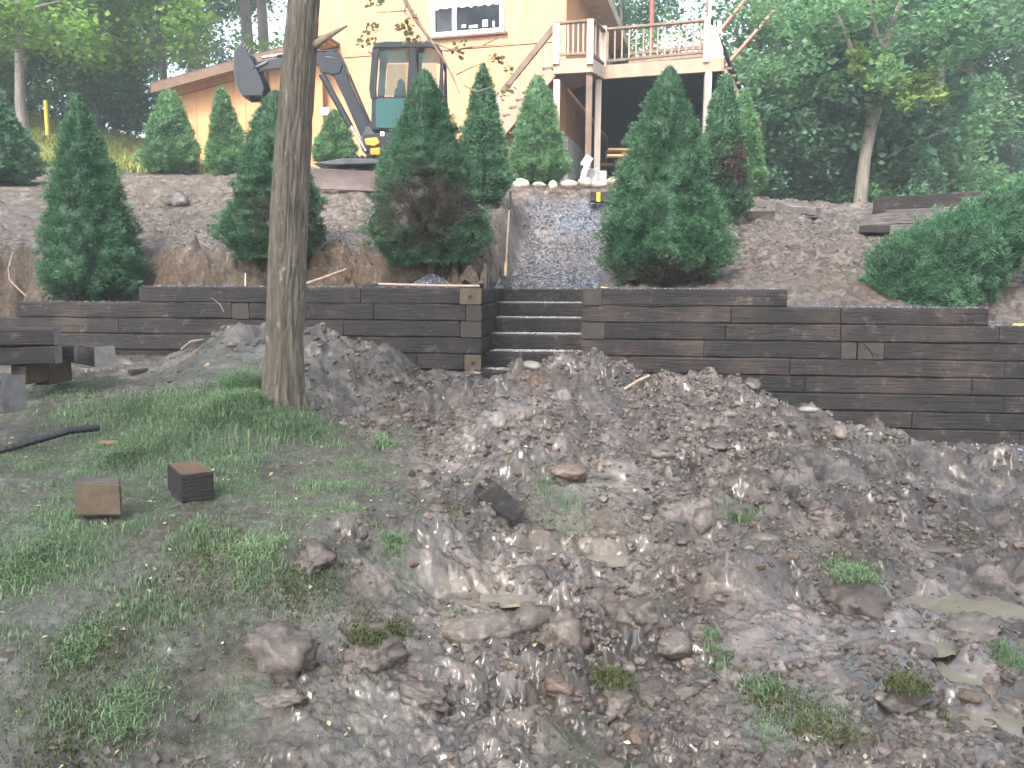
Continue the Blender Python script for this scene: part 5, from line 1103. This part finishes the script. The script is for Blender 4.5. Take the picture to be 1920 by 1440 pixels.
# little leaves and petals
def flakes(name, x, y, z, size, seed):
    rg = np.random.default_rng(seed); m = len(x); p = np.stack([x, y, z], -1); nn = rg.normal(0, .35, (m, 3)) + [0, 0, 1]; nn /= np.linalg.norm(nn, axis=1)[:, None]; a = np.cross(nn, rg.normal(0, 1, (m, 3))); a /= np.linalg.norm(a, axis=1)[:, None]; b = np.cross(nn, a); s = size * (.5 + rg.random((m, 1)))
    V = np.stack([p - a * s, p - a * s * .2 + b * s * .5 + nn * s * .2, p + a * s, p - a * s * .2 - b * s * .5 + nn * s * .2], 1).reshape(-1, 3); rn = np.repeat(rg.random(m), 4)
    return mesh_np(name, V, np.arange(m * 4).reshape(m, 4), False, {'rnd': rn, 'tip': rn * 0, 'brown': rn * 0})
n = 650; rd_ = 2.1 + 6.2 * r.random(n) ** 1.1; a = r.uniform(-.66, .66, n); x, y = rd_ * np.sin(a), rd_ * np.cos(a); kk = (st(x, y)[1] < -.1) & (r.random(n) < np.where(x < .5, 1, .45)); x, y = x[kk], y[kk]
struct('fallen_leaves', flakes('fallen_leaves', x, y, yard_z(x, y) + .006, .013, 5), M_LITTER, 'stuff', 'tiny pale yellow leaves scattered over the mud and grass')
n = 30000; x = r.uniform(-7, 7.5, n); y = r.uniform(8.8, 13.5, n); s, t = st(x, y); kk = (t > .9) & (hill_z(x, y, False) > 1.5) & ~((s > -.1) & (s < 1.5)) & (r.random(n) < np.clip(fbm2(x * 2, y * 2, 14, 3) + .6, 0, 1)); x, y = x[kk], y[kk]
struct('leaf_litter', flakes('leaf_litter', x, y, hill_z(x, y) + .004, .019, 6), leaf_mat('dead leaf litter', (.045, .030, .022), (.34, .27, .21), None, .1, .55), 'stuff', 'brown dead leaves and wood chips littering the slope')
# ------------------------------------------------------------------ mud clods
def ico(sub):
    bm = bmesh.new(); bmesh.ops.create_icosphere(bm, subdivisions=sub, radius=1); V = np.array([v.co[:] for v in bm.verts]); Fc = np.array([[v.index for v in f.verts] for f in bm.faces]); bm.free(); return V, Fc
def lumps(name, xs, ys, zs, sizes, sub, seed, rough=.45, flat=.7, clay=0.0, freq=1.6):
    V0, F0 = ico(sub); r = np.random.default_rng(seed); n = len(xs); nv = len(V0); off = r.random((n, 1, 3)) * 50
    P = V0[None] + off; g_ = lambda q, k: n3(*(P * freq * q + q * 3.7).transpose(2, 0, 1), seed + k)
    d = 1 + rough * .75 * g_(.8, 0) + rough * .60 * (-.5 + 1.3 * np.sqrt(g_(1.7, 1) ** 2 + .03))
    if sub > 1: d = d + rough * .42 * (-.5 + 1.4 * np.sqrt(g_(3.6, 2) ** 2 + .02))
    if sub > 2: d = d + rough * .26 * (-.5 + 1.6 * np.abs(g_(7.5, 3)))
    if sub > 3: d = d + rough * .12 * g_(15, 4)
    ax = .7 + .6 * r.random((n, 1, 3)); ax[:, :, 2] *= flat; V = V0[None] * d[..., None] * ax * np.array(sizes)[:, None, None]
    a = r.random(n) * 6.28; c, s = np.cos(a)[:, None], np.sin(a)[:, None]; V = np.stack([V[..., 0] * c - V[..., 1] * s, V[..., 0] * s + V[..., 1] * c, V[..., 2]], -1)
    V += np.stack([xs, ys, zs], -1)[:, None]; Fc = (F0[None] + (np.arange(n) * nv)[:, None, None]).reshape(-1, 3)
    return mesh_np(name, V.reshape(-1, 3), Fc, sub > 2, {'rnd': np.repeat(r.random(n), nv), 'clay': np.clip(np.repeat((r.random(n) < (.10 if n > 1 else 0)) * .6, nv) + clay, 0, 1)})
def mudspots(n, seed, power=1.0, dmin=1.9):
    rg = np.random.default_rng(seed); rd_ = dmin + (9.4 - dmin) * rg.random(n) ** power; a = rg.uniform(-.68, .68, n); x, y = rd_ * np.sin(a), rd_ * np.cos(a)
    g, c, w_, gv = yard_fields(x, y); calm = smooth(-3.0, -.8, x + .25 * (y - 5)); keep = (rg.random(n) < (1 - np.clip(g * 1.4, 0, 1)) * (1 - .65 * w_) * (.12 + .88 * calm) * (1 - gv)) & (st(x, y)[1] < -.12)
    keep &= fbm2(x * 1.9, y * 1.9, 88, 2) > rg.uniform(-.5, .25, n)
    return x[keep], y[keep], rg
x, y, rg = mudspots(42000, 1, 1.0); sz = (.006 + .013 * rg.random(len(x)) ** 2) * (1 + .12 * y); struct('small_mud_clods', lumps('small_mud_clods', x, y, yard_z(x, y) + sz * .0, sz, 0, 3, .55), M_CLOD, 'stuff', 'countless small crumbs of wet mud over the churned yard')
x, y, rg = mudspots(2200, 2, .9); sz = .018 + .028 * rg.random(len(x)) ** 2; struct('mud_clods', lumps('mud_clods', x, y, yard_z(x, y) - sz * .1, sz, 2, 5, .55, .75, 0, 1.3), M_CLOD, 'stuff', 'fist-sized clods of churned mud')
x, y, rg = mudspots(300, 3, .9, 2.1); k_ = x > -1.0 + .1 * (5 - y); x, y = x[k_], y[k_]; sz = .045 + .06 * rg.random(len(x)); struct('large_mud_clods', lumps('large_mud_clods', x, y, yard_z(x, y, False) - sz * .15, sz, 3, 7, .5, .65, 0, 1.3), M_CLOD, 'stuff', 'large broken lumps of turned earth')
# hand-placed lumps of earth
LP = [(590,1030,.10,.0,'pale crumbly clod at the edge of the grass right of the cut blocks','earth'),(690,1215,.10,.0,'olive mossy sod lump left of the centre foreground','earth'),(1150,1295,.11,.0,'dark mossy sod clod in the right centre foreground','earth'),(1200,1190,.13,0,'tall dark clod of earth in the centre of the mud','earth'),
 (1230,1270,.12,0,'purplish earth clod beside the mossy sod in the foreground','earth'),(1700,1310,.11,0,'dark round sod between the puddles in the right foreground','earth'),(1830,1160,.13,0,'large dark broken clod beside the right-hand puddle','earth'),(1600,1100,.15,0,'grassy sod lump behind the right puddles','earth'),
 (890,1200,.12,0,'pale topped clod overhanging a dark hollow in the centre foreground','earth'),(1050,1200,.14,0,'broad reddish brown clod of earth in the lower centre','earth'),(800,1290,.09,0,'clod with a flat pale face near the wet patch','earth'),(530,1200,.12,0,'light grey clay lump at lower left of the mud','earth'),(520,1290,.08,0,'crumbly light clay edge below the light grey lump','earth'),
 (1690,848,.07,0,'round clod on the ridge before the right wall end','earth'),(1738,853,.045,0,'small round clod right of the round clod on the ridge','earth'),(335,372,0,0,'','')]
for i, (u, v, s, a, lb, _) in enumerate(LP[:-1]):
    p = pix_ground(u, v, lambda X, Y: yard_base(X, Y) + .03); me = lumps('earth_lump', np.array([p[0]]), np.array([p[1]]), np.array([float(yard_z(np.array([p[0]]), np.array([p[1]]))[0]) - s * .10]), [s * 1.02], 4, 200 + i, .58, .62, .0 if i not in (9,) else .2, 1.15)
    single('earth_clod', me, M_CLOD, lb, 'clod', (p[0], p[1], p[2] - .03))
    if i in (1, 2, 7, 5):
        m_ = 420; aa = r.random(m_) * 6.28; rr2 = s * .75 * np.sqrt(r.random(m_)); px, py = p[0] + rr2 * np.cos(aa), p[1] + rr2 * np.sin(aa)
        struct('moss', blades('moss', np.stack([px, py, p[2] + s * .55 * np.sqrt(np.clip(1 - (rr2 / s) ** 2, 0, 1))], -1), np.full(m_, .022), 20 + i, .004, .9, .8), M_MOSS if i < 6 else M_GRASS, 'stuff', 'grass and moss matted on the top of an overturned sod')
def rock(u, v, y, sx, sy, sz, seed, label, mt, name='rock', f=None, cat='rock', dz=0, group=None, rgh=.22):
    p = W(u, v, y) if y else pix_ground(u, v, yard_base); me = lumps(name, np.array([0.]), np.array([0.]), np.array([0.]), [1.0], 3, seed, rgh, 1, 0, 1.1)
    me.transform(Matrix.Diagonal((sx, sy, sz, 1))); me.transform(Matrix.Translation(Vector((p[0], p[1], p[2] + sz * .4 + dz)))); return single(name, me, mt, label, cat, p, group)
rock(995, 690, 7.35, .10, .09, .05, 1, 'flat pale rock perched on top of the mud ridge before the steps', M_ROCKG)
rock(1515, 770, 6.85, .09, .07, .025, 2, 'pale flat stone on the ridge beside the grass tuft', M_ROCKG)
rock(1421, 772, 6.7, .045, .04, .06, 3, 'small blue grey stone standing in the ridge', M_ROCKG); rock(338, 380, 13.0, .22, .2, .14, 5, 'dark earth covered root ball lying on the upper slope', M_CLOD, 'root_ball', cat='root ball', rgh=.75)
SX = [(975, 350, .17), (1011, 351, .14), (1037, 353, .10), (1068, 349, .16), (1096, 346, .13), (1122, 350, .15), (1150, 344, .13)]
SL_ = ['leftmost long stone of the pale edging before the house', 'second stone from the left in the pale edging', 'smallest stone of the pale edging, third from the left', 'fourth stone of the pale edging, below the deck corner post', 'fifth stone of the pale edging, under the white downspout', 'sixth stone of the pale edging, right of the downspout', 'rightmost visible stone of the pale edging by the picnic table']
for i, (u, v, s) in enumerate(SX): rock(u, v, 15.6, s, .12, .09, 30 + i, SL_[i], M_STONE, 'edging_stone', cat='stone', group='pale stones edging the bed before the house')
# ------------------------------------------------------------------ gravel heaps and grit
def gravel(name, x, y, z, size, seed, label, mt=M_GRAV): return struct(name, lumps(name, x, y, z, size * (.6 + .8 * np.random.default_rng(seed).random(len(x))), 0, seed, .25, .8), mt, 'stuff', label)
c = wp((ws(735, 520) + ws(850, 520)) / 2, .50, 0); n = 2600; a = r.random(n) * 6.28; q = np.sqrt(r.random(n)); hw = (ws(856, 520) - ws(732, 520)) / 2
x, y = c[0] + hw * q * np.cos(a), c[1] + .24 * q * np.sin(a)
gravel('gravel_heap', x, y, WT - .06 + .21 * (1 - q ** 1.2), .013, 3, 'small heap of blue grey gravel behind the left wall')
mb = MB(); nn = 20
for k in range(nn): a0_, a1_ = 2 * math.pi * k / nn, 2 * math.pi * (k + 1) / nn; mb.add([(c[0], c[1], WT + .14), (c[0] + hw * math.cos(a0_), c[1] + .24 * math.sin(a0_), WT - .07), (c[0] + hw * math.cos(a1_), c[1] + .24 * math.sin(a1_), WT - .07)], [(0, 1, 2)])
struct('gravel_heap_core', mb.mesh('gravel_heap_core'), simple('damp gravel bed', (.05, .06, .08), (.15, .16, .19), 40, .5), 'stuff', 'solid inside of the small gravel heap')
n = 2600; s = r.uniform(.05, 1.3, n); t = 2.0 + 3.2 * r.random(n) ** 1.3; p = A0[:2] + np.outer(s, D[:2]) + np.outer(t, N[:2]); gravel('path_gravel', p[:, 0], p[:, 1], hill_z(p[:, 0], p[:, 1]) + .004, .014, 4, 'wet blue grey gravel spread on the path above the steps')
S1 = np.concatenate([r.uniform(1.2, SR0, 900), r.uniform(SR0, SR1, 700), r.uniform(SR1, 6.5, 500), r.uniform(ws(260, 540), -.2, 700), r.uniform(ws(32, 560), ws(260, 560), 120)])
zt = np.select([S1 > SR1, S1 > SR0, S1 > 0, S1 > ws(260, 540)], [WT - 2 * CH, WT - CH, WT, WT], WT - CH); tt = r.uniform(.02, .30, len(S1)); p = A0[:2] + np.outer(S1, D[:2]) + np.outer(tt, N[:2])
gravel('wall_top_grit', p[:, 0], p[:, 1], zt + .001, .009, 5, 'wet grit lying along the top of the walls')
x, y = [], []
for k in range(5): s = r.uniform(.03, R1 - .03, 420); t = .38 + TR * (4 - k) + r.uniform(-.19, .0, 420); pp = A0[:2] + np.outer(s, D[:2]) + np.outer(t, N[:2]); x.append(np.c_[pp, np.full(420, WT - CH * (k + 1) - .004)])
x = np.concatenate(x); gravel('step_gravel', x[:, 0], x[:, 1], x[:, 2], .011, 6, 'pale gravel lying on the treads of the steps', M_FILL)
n = 1500; x = r.uniform(3.3, 5.6, n); y = r.uniform(6.6, 8.2, n); kk = (st(x, y)[1] < -.05) & (r.random(n) < np.clip(yard_fields(x, y)[3] * 1.2, 0, 1)); x, y = x[kk], y[kk]; gravel('blue_gravel', x, y, yard_z(x, y) + .003, .012, 7, 'dark blue gravel at the foot of the right wall')

# ------------------------------------------------------------------ loose timbers
def lt(uv0, uv1, y0, y1, wd, h, label, group=None, mats=None, seed=1, ax=None):
    return beam('loose_timber', W(*uv0, y0), W(*uv1, y1), wd, h, label, group, mats, 'timber', ax, True, seed)
GP = 'railroad timbers stacked at the left edge'; MG = [M_TIE, M_ENDG]
def stack(u1, vtop, vbot, y, wd, label, group, seed, ustart=-260, mats=None, dy=.5, ax=None):
    a, b = W(ustart, vbot, y + dy), W(u1, vbot, y); a[2] = b[2]; h = W(u1, vtop, y)[2] - b[2]; n = np.array([.93, .36, 0]) if ax is None else ax
    d = (b - a) / np.linalg.norm(b - a); n = np.array([-d[1], d[0], 0]); return beam('loose_timber', a, b, wd, h, label, group, mats or MG, 'timber', n, True, seed)
# seen ends turn towards the camera on the right: the stack runs back to the left
stack(101, 615, 648, 6.3, .20, 'topmost long timber of the stack cut off by the left edge', GP, 1, -300, dy=-.35)
stack(104, 650, 683, 6.3, .20, 'lower front timber of the stack at the left edge', GP, 2, -300, dy=-.35)
stack(140, 648, 680, 6.55, .17, 'grey ended timber lying behind the front pair of the left stack', GP, 3, -300, dy=-.35)
a, b = W(120, 686, 7.1), W(178, 688, 6.6); a[2] = b[2]; h = W(120, 640, 6.8)[2] - b[2]
beam('loose_timber', a + np.array([-.6, .5, 0]), b, .17, .17, 'dark timber standing slanted beyond the end of the left stack', GP, [M_TIE, M_ENDG], 'timber', None, True, 5)
for u0, u1, y, lb, k in ((22, 50, 6.3, 'short brown block holding up the left stack', 6), (66, 92, 6.6, 'darker short block under the left stack', 7)):
    a, b = W(u0, 722, y), W(u1, 722, y); b[2] = a[2]; beam('timber_block', a, b, .35, W(u0, 684, y)[2] - a[2] - .003, lb, None, [M_TIEB, M_END], 'block', None, True, k)
a, b = W(-70, 775, 5.2), W(4, 773, 5.15); b[2] = a[2]; beam('timber_block', a, b, .20, .24, 'grey end of a timber cut off by the left edge below the stack', None, [M_TIEG, M_ENDG], 'block', None, True, 8)
a, b = W(247, 712, 7.6), W(312, 704, 7.8); b[2] = a[2] + .01; beam('loose_timber', a, b, .12, .09, 'short dark timber offcut lying before the left wall by the mud heap', None, None, 'timber', None, True, 9)
# two cut blocks on the grass
for (u0, u1, v, y, h, wd, mts, lb, sk) in ((142, 230, 967, 3.72, .16, .15, [M_TIE, M_END, M_END], 'cut timber block with a tan end facing the viewer, on the grass', 11), ):
    a, b = W(u0, v, y), W(u1, v, y); b[2] = a[2]; n = np.array([-.50, 1, 0]); n /= np.linalg.norm(n)
    mb = MB(); d = b - a; mb.prism([a, b, b + n * .16, a + n * .16], Z * h); me = mb.mesh('timber_block', False, .009, 2)
    for p_ in me.polygons:
        if p_.normal[1] < -.6 and abs(p_.normal[2]) < .4: p_.material_index = 1
    single('timber_block', me, [M_TIEG, M_END], lb, 'block', (a + b) / 2)
a, b, c_ = W(341, 939, 3.92), W(402, 934, 4.0), W(315, 920, 4.18); h = .145; b[2] = c_[2] = a[2] = (a[2] + b[2]) / 2 - .01
mb = MB(); q_ = b + (c_ - a); mb.prism([a, b, q_, c_], Z * h); me = mb.mesh('timber_block', False, .006, 1)
for p_ in me.polygons:
    if p_.normal[2] > .8: p_.material_index = 1
single('timber_block', me, [M_TIE, simple('reddish worn timber top', (.07, .036, .025), (.15, .085, .055), 16, .6)], 'dark timber block with a reddish top, right of the tan ended block', 'block', (a + b) / 2)
# shard sticking out of the mud
pts = [W(905, 905, 4.75), W(925, 915, 4.65), W(982, 968, 4.35), W(962, 978, 4.3), W(935, 965, 4.42), W(884, 925, 4.7)]
mb = MB(); mb.prism(pts, (.02, .05, .028)); single('broken_plank', mb.mesh('broken_plank', True, .006), M_TIE, 'dark splintered plank sticking up out of the mud in mid yard', 'plank', pts[3])
mb = MB(); a, b = W(660, 1118, 3.6), W(690, 1108, 3.65); mb.bar(a, b, .03, .03); single('wood_splinter', mb.mesh('wood_splinter'), M_TIEG, 'small grey splinter lying between grass and mud', 'splinter', a)
# right hand timbers
GR_ = 'railroad timbers left on the slope at the right'
def rt(pts, h, depth, label, seed, y, mats=None, dy=0.0):
    a, b = W(pts[0][0], pts[0][1], y), W(pts[1][0], pts[1][1], y + dy); hh = h * y / F; return beam('loose_timber', a, b, depth, hh, label, GR_, mats or [M_TIEG, M_ENDG], 'timber', None, True, seed)
GY = 11.6
a, b = W(1641, 400, 11.3), W(1840, 404, 10.5); b[2] = a[2]; nb_ = np.array([.35, .94, 0]); 
for (u0, u1, vb, y0, y1, hpx, dp, lb, sd_, mt) in ((1636, 1900, 400, 11.2, 10.2, 24, .34, 'top timber of the stack before the woods', 21, M_TIE), (1614, 1880, 424, 11.3, 10.2, 22, .42, 'middle timber of the stack before the woods, lighter on top', 22, M_TIEG),
        (1610, 1690, 438, 11.2, 10.9, 12, .35, 'dark short timber under the stack before the woods', 23, M_TIE), (1668, 1860, 442, 10.95, 10.2, 16, .4, 'bottom timber of the stack, mostly behind the leaning spruce', 24, M_TIEG)):
    a, b = W(u0, vb, y0), W(u1, vb, y1); b[2] = a[2]; beam('loose_timber', a, b, dp, hpx * 1.2 * y0 / F, lb, GR_, [mt, M_ENDG], 'timber', None, True, sd_)
rt([(1400, 413), (1453, 413)], 17, .22, 'nearest short timber beside the spruces on the right slope', 31, 12.4, [M_TIEB, M_ENDD]); rt([(1398, 390), (1437, 390)], 14, .3, 'short timber lying behind the nearest one by the spruces', 32, 13.4)
rt([(1453, 392), (1486, 402)], 14, .3, 'slanting timber end left of its twin on the crest', 33, 13.2, dy=-.35); rt([(1488, 400), (1527, 405)], 15, .28, 'slanting timber end right of its twin on the crest', 34, 13.0, dy=-.2)
rt([(1108, 378), (1180, 378)], 18, .22, 'dark timber with a yellow stripe lying at the end of the gravel path', 35, 13.4, [M_TIEB, M_ENDD])
a = W(1122, 369, 13.385); mb = MB(); mb.box(a, (.03, 0, 0), (0, .004, 0), (0, 0, .075)); single('yellow_tape', mb.mesh('yellow_tape'), M_YELLOW, 'yellow tape stripe on the timber at the end of the path', 'tape', a)
# ------------------------------------------------------------------ tools and sticks
tp = thing('tamping_bar', 'long handled bar with black grip and flat blade standing at the top of the steps', 'tool', W(946, 533, 10.6))
ya = 10.6
for nm, pts, rd2, mt in (('grip', [(957, 360), (955, 392)], .018, M_RUBBER), ('shaft', [(955, 392), (949, 490)], .014, M_HANDLE), ('shaft_sleeve', [(949, 490), (947, 518)], .019, M_PINE), ('socket', [(947, 518), (946, 526)], .022, M_BLACKM)):
    mb = MB(); mb.tube([W(*pts[0], ya + .12), W(*pts[1], ya + .02)], rd2, 10); part(nm, mb.mesh(nm, True), mt, tp)
mb = MB(); mb.prism([W(941, 524, ya), W(951, 524, ya), W(961, 535, ya), W(934, 535, ya)], (0, .03, 0)); part('blade', mb.mesh('blade', bevel=.003), M_BLACKM, tp)
rk = thing('rake', 'rake with a long pink brown handle lying along the top of the left wall', 'tool', wp(ws(780, 532), .1, WT))
hd = lambda u, t, z=.02: wp(ws(u, 532), t, WT + z)
mb = MB(); mb.tube([hd(704, .12, .035), hd(800, .11, .022), hd(897, .10, .018)], .016, 8); part('handle', mb.mesh('handle', True), M_HANDLE, rk)
mb = MB(); mb.bar(hd(678, .05, .016), hd(708, .16, .03), .05, .03); part('head', mb.mesh('head', bevel=.004), M_BLACKM, rk)
def stick(nm, pts, rs, mt, label, cat): mb = MB(); mb.tube(pts, rs, 7); return single(nm, mb.mesh(nm, True), mt, label, cat, pts[0])
stick('wooden_pole', [W(566, 535, 9.15), W(610, 520, 9.4), W(648, 506, 9.75)], [.02, .02, .018], M_HANDLE, 'pinkish wooden pole leaning up from the wall top right of the trunk', 'pole')
stick('stake', [W(460, 536, 9.25), W(460, 512, 9.25)], [.008, .006], M_WHITE, 'thin white stake standing at the wall top left of the trunk', 'stake')
stick('stake', [W(797, 486, 9.4), W(796, 440, 9.4)], [.009, .007], M_HANDLE, 'thin stake at the foot of the browned spruce', 'stake')
stick('branch', [W(50, 556, 8.9), W(38, 545, 8.9), W(18, 525, 8.9), W(17, 500, 8.9), W(24, 472, 9.0)], [.010, .010, .011, .010, .006], M_STICK, 'bent bare branch standing beyond the stepped end of the left wall', 'branch')
stick('stick', [W(340, 655, 7.5), W(358, 640, 7.45), W(382, 636, 7.4)], [.010, .009, .004], M_STICK, 'thin bare stick poking from the left mud heap', 'stick')
stick('stick', [W(420, 585, 8.9), W(412, 570, 8.9), W(396, 558, 8.95)], [.004, .004, .002], M_STICK, 'fine twig leaning against the left wall', 'stick')
stick('stick', [W(1170, 730, 7.0), W(1200, 712, 7.0), W(1218, 704, 7.05)], [.014, .014, .010], M_STICK, 'short brown stick on the ridge before the right wall', 'stick')
stick('stick', [W(830, 745, 6.9), W(845, 765, 6.8), W(855, 790, 6.7)], [.010, .012, .006], M_STICK, 'pale split stick on the right flank of the left heap', 'stick')
a = W(1128, 539, 8.95); stick('yellow_strap', [a, W(1140, 541, 8.85), W(1156, 545, 8.75)], [.012, .012, .01], M_YELLOW, 'yellow strap end lying on the wall beside the steps', 'strap')
stick('yellow_strap', [wp(ws(1905, 602), .05, WT - 2 * CH + .012), wp(ws(1930, 602), .05, WT - 2 * CH + .012)], [.012, .012], M_YELLOW, 'orange yellow scrap on the low wall top at the right edge', 'strap')
# corrugated pipe in two visible lengths
def corr(pts, r0, label):
    P_ = []; R_ = []; pts = [np.array(p) for p in pts]
    for a, b in zip(pts[:-1], pts[1:]):
        L_ = np.linalg.norm(b - a); k = max(2, int(L_ / .02))
        for i in range(k): P_.append(a + (b - a) * i / k); R_.append(r0 * (1 if i % 2 else .86))
    mb = MB(); mb.tube(P_, R_, 10); single('drain_pipe', mb.mesh('drain_pipe'), M_PIPE, label, 'pipe', pts[0])
corr([W(-40, 852, 4.9), W(0, 845, 5.0), W(70, 825, 5.15), W(130, 808, 5.3), W(190, 801, 5.5)], .026, 'black corrugated pipe curving in from the left edge over the grass')
corr([W(195, 757, 6.3), W(260, 751, 6.4), W(356, 743, 6.5)], .026, 'black pipe end lying behind the long grass left of the tree')
# orange-ish wood scrap, stump root
p = W(205, 830, 5.15); me = lumps('wood_scrap', np.array([0.]), np.array([0.]), np.array([0.]), [1.], 3, 91, .2, 1); me.transform(Matrix.Diagonal((.065, .03, .014, 1))); me.transform(Matrix.Translation(Vector(p)))
single('wood_scrap', me, simple('orange rotten wood', (.11, .065, .03), (.22, .135, .06), 14, .6), 'orange scrap of rotten wood on the bare patch by the black pipe', 'scrap', p)
p = W(392, 712, 6.9); lg = thing('root_stump', 'broken root stump with a dark hollow end at the foot of the left mud heap', 'stump', p)
mb = MB(); mb.tube([p + np.array([0, 0, .0]), p + np.array([.02, .35, .06])], [.07, .08], 14); part('root', mb.mesh('root', True), M_STICK, lg); mb = MB(); mb.tube([p + np.array([0, -.004, 0]), p + np.array([0, .01, 0])], [.052, .052], 12); part('hollow', mb.mesh('hollow'), M_DARK, lg)  # near-black disc paints the shade inside the hollow end
mb = MB(); pp_ = W(378, 690, 6.9); mb.prism([pp_, pp_ + np.array([.05, 0, .04]), pp_ + np.array([.09, .02, -.01]), pp_ + np.array([.03, .01, -.06])], (0, .03, .01)); part('split_wood', mb.mesh('split_wood'), M_PINE, lg)
# tie end poking from heap at the wall, yellow post
a, b = W(806, 706, 8.3), W(876, 718, 8.0); beam('loose_timber', a, b, .15, .07, 'mud covered timber end lying at the foot of the left wall near the steps', None, [M_TIEG, M_ENDG], 'timber', None, True, 44)
p0, p1 = W(89, 250, 21), W(90, 188, 21); p0[2] = gz_(p0[0], 21) - .05; mb = MB(); mb.tube([p0, (p0[0], p0[1], p1[2] - .03), (p0[0], p0[1], p1[2])], [.05, .05, .035], 10); single('marker_post', mb.mesh('marker_post', True), M_YELLOW, 'yellow marker post on the grassy bank at far left', 'post', p0)
# air: damp haze between the yard and the woods
HZ = 0.0042
if HZ:
    mb = MB(); mb.box((0, 40, 11), (95, 0, 0), (0, 75, 0), (0, 0, 16)); hz = part('haze', mb.mesh('haze'), bpy.data.materials.new('damp air'), None); hz['kind'] = 'stuff'; hz['label'] = 'pale damp haze in the air'
    m = hz.data.materials[0]; m.use_nodes = True; nt = m.node_tree; nt.nodes.remove(nt.nodes['Principled BSDF']); pv = nt.nodes.new('ShaderNodeVolumePrincipled'); pv.inputs['Color'].default_value = (.82, .93, 1, 1); pv.inputs['Density'].default_value = HZ; pv.inputs['Anisotropy'].default_value = .2
    nt.links.new(pv.outputs[0], nt.nodes['Material Output'].inputs['Volume'])

print('TRIS', sum(len(p.vertices) - 2 for me in bpy.data.meshes if me.users for p in me.polygons))
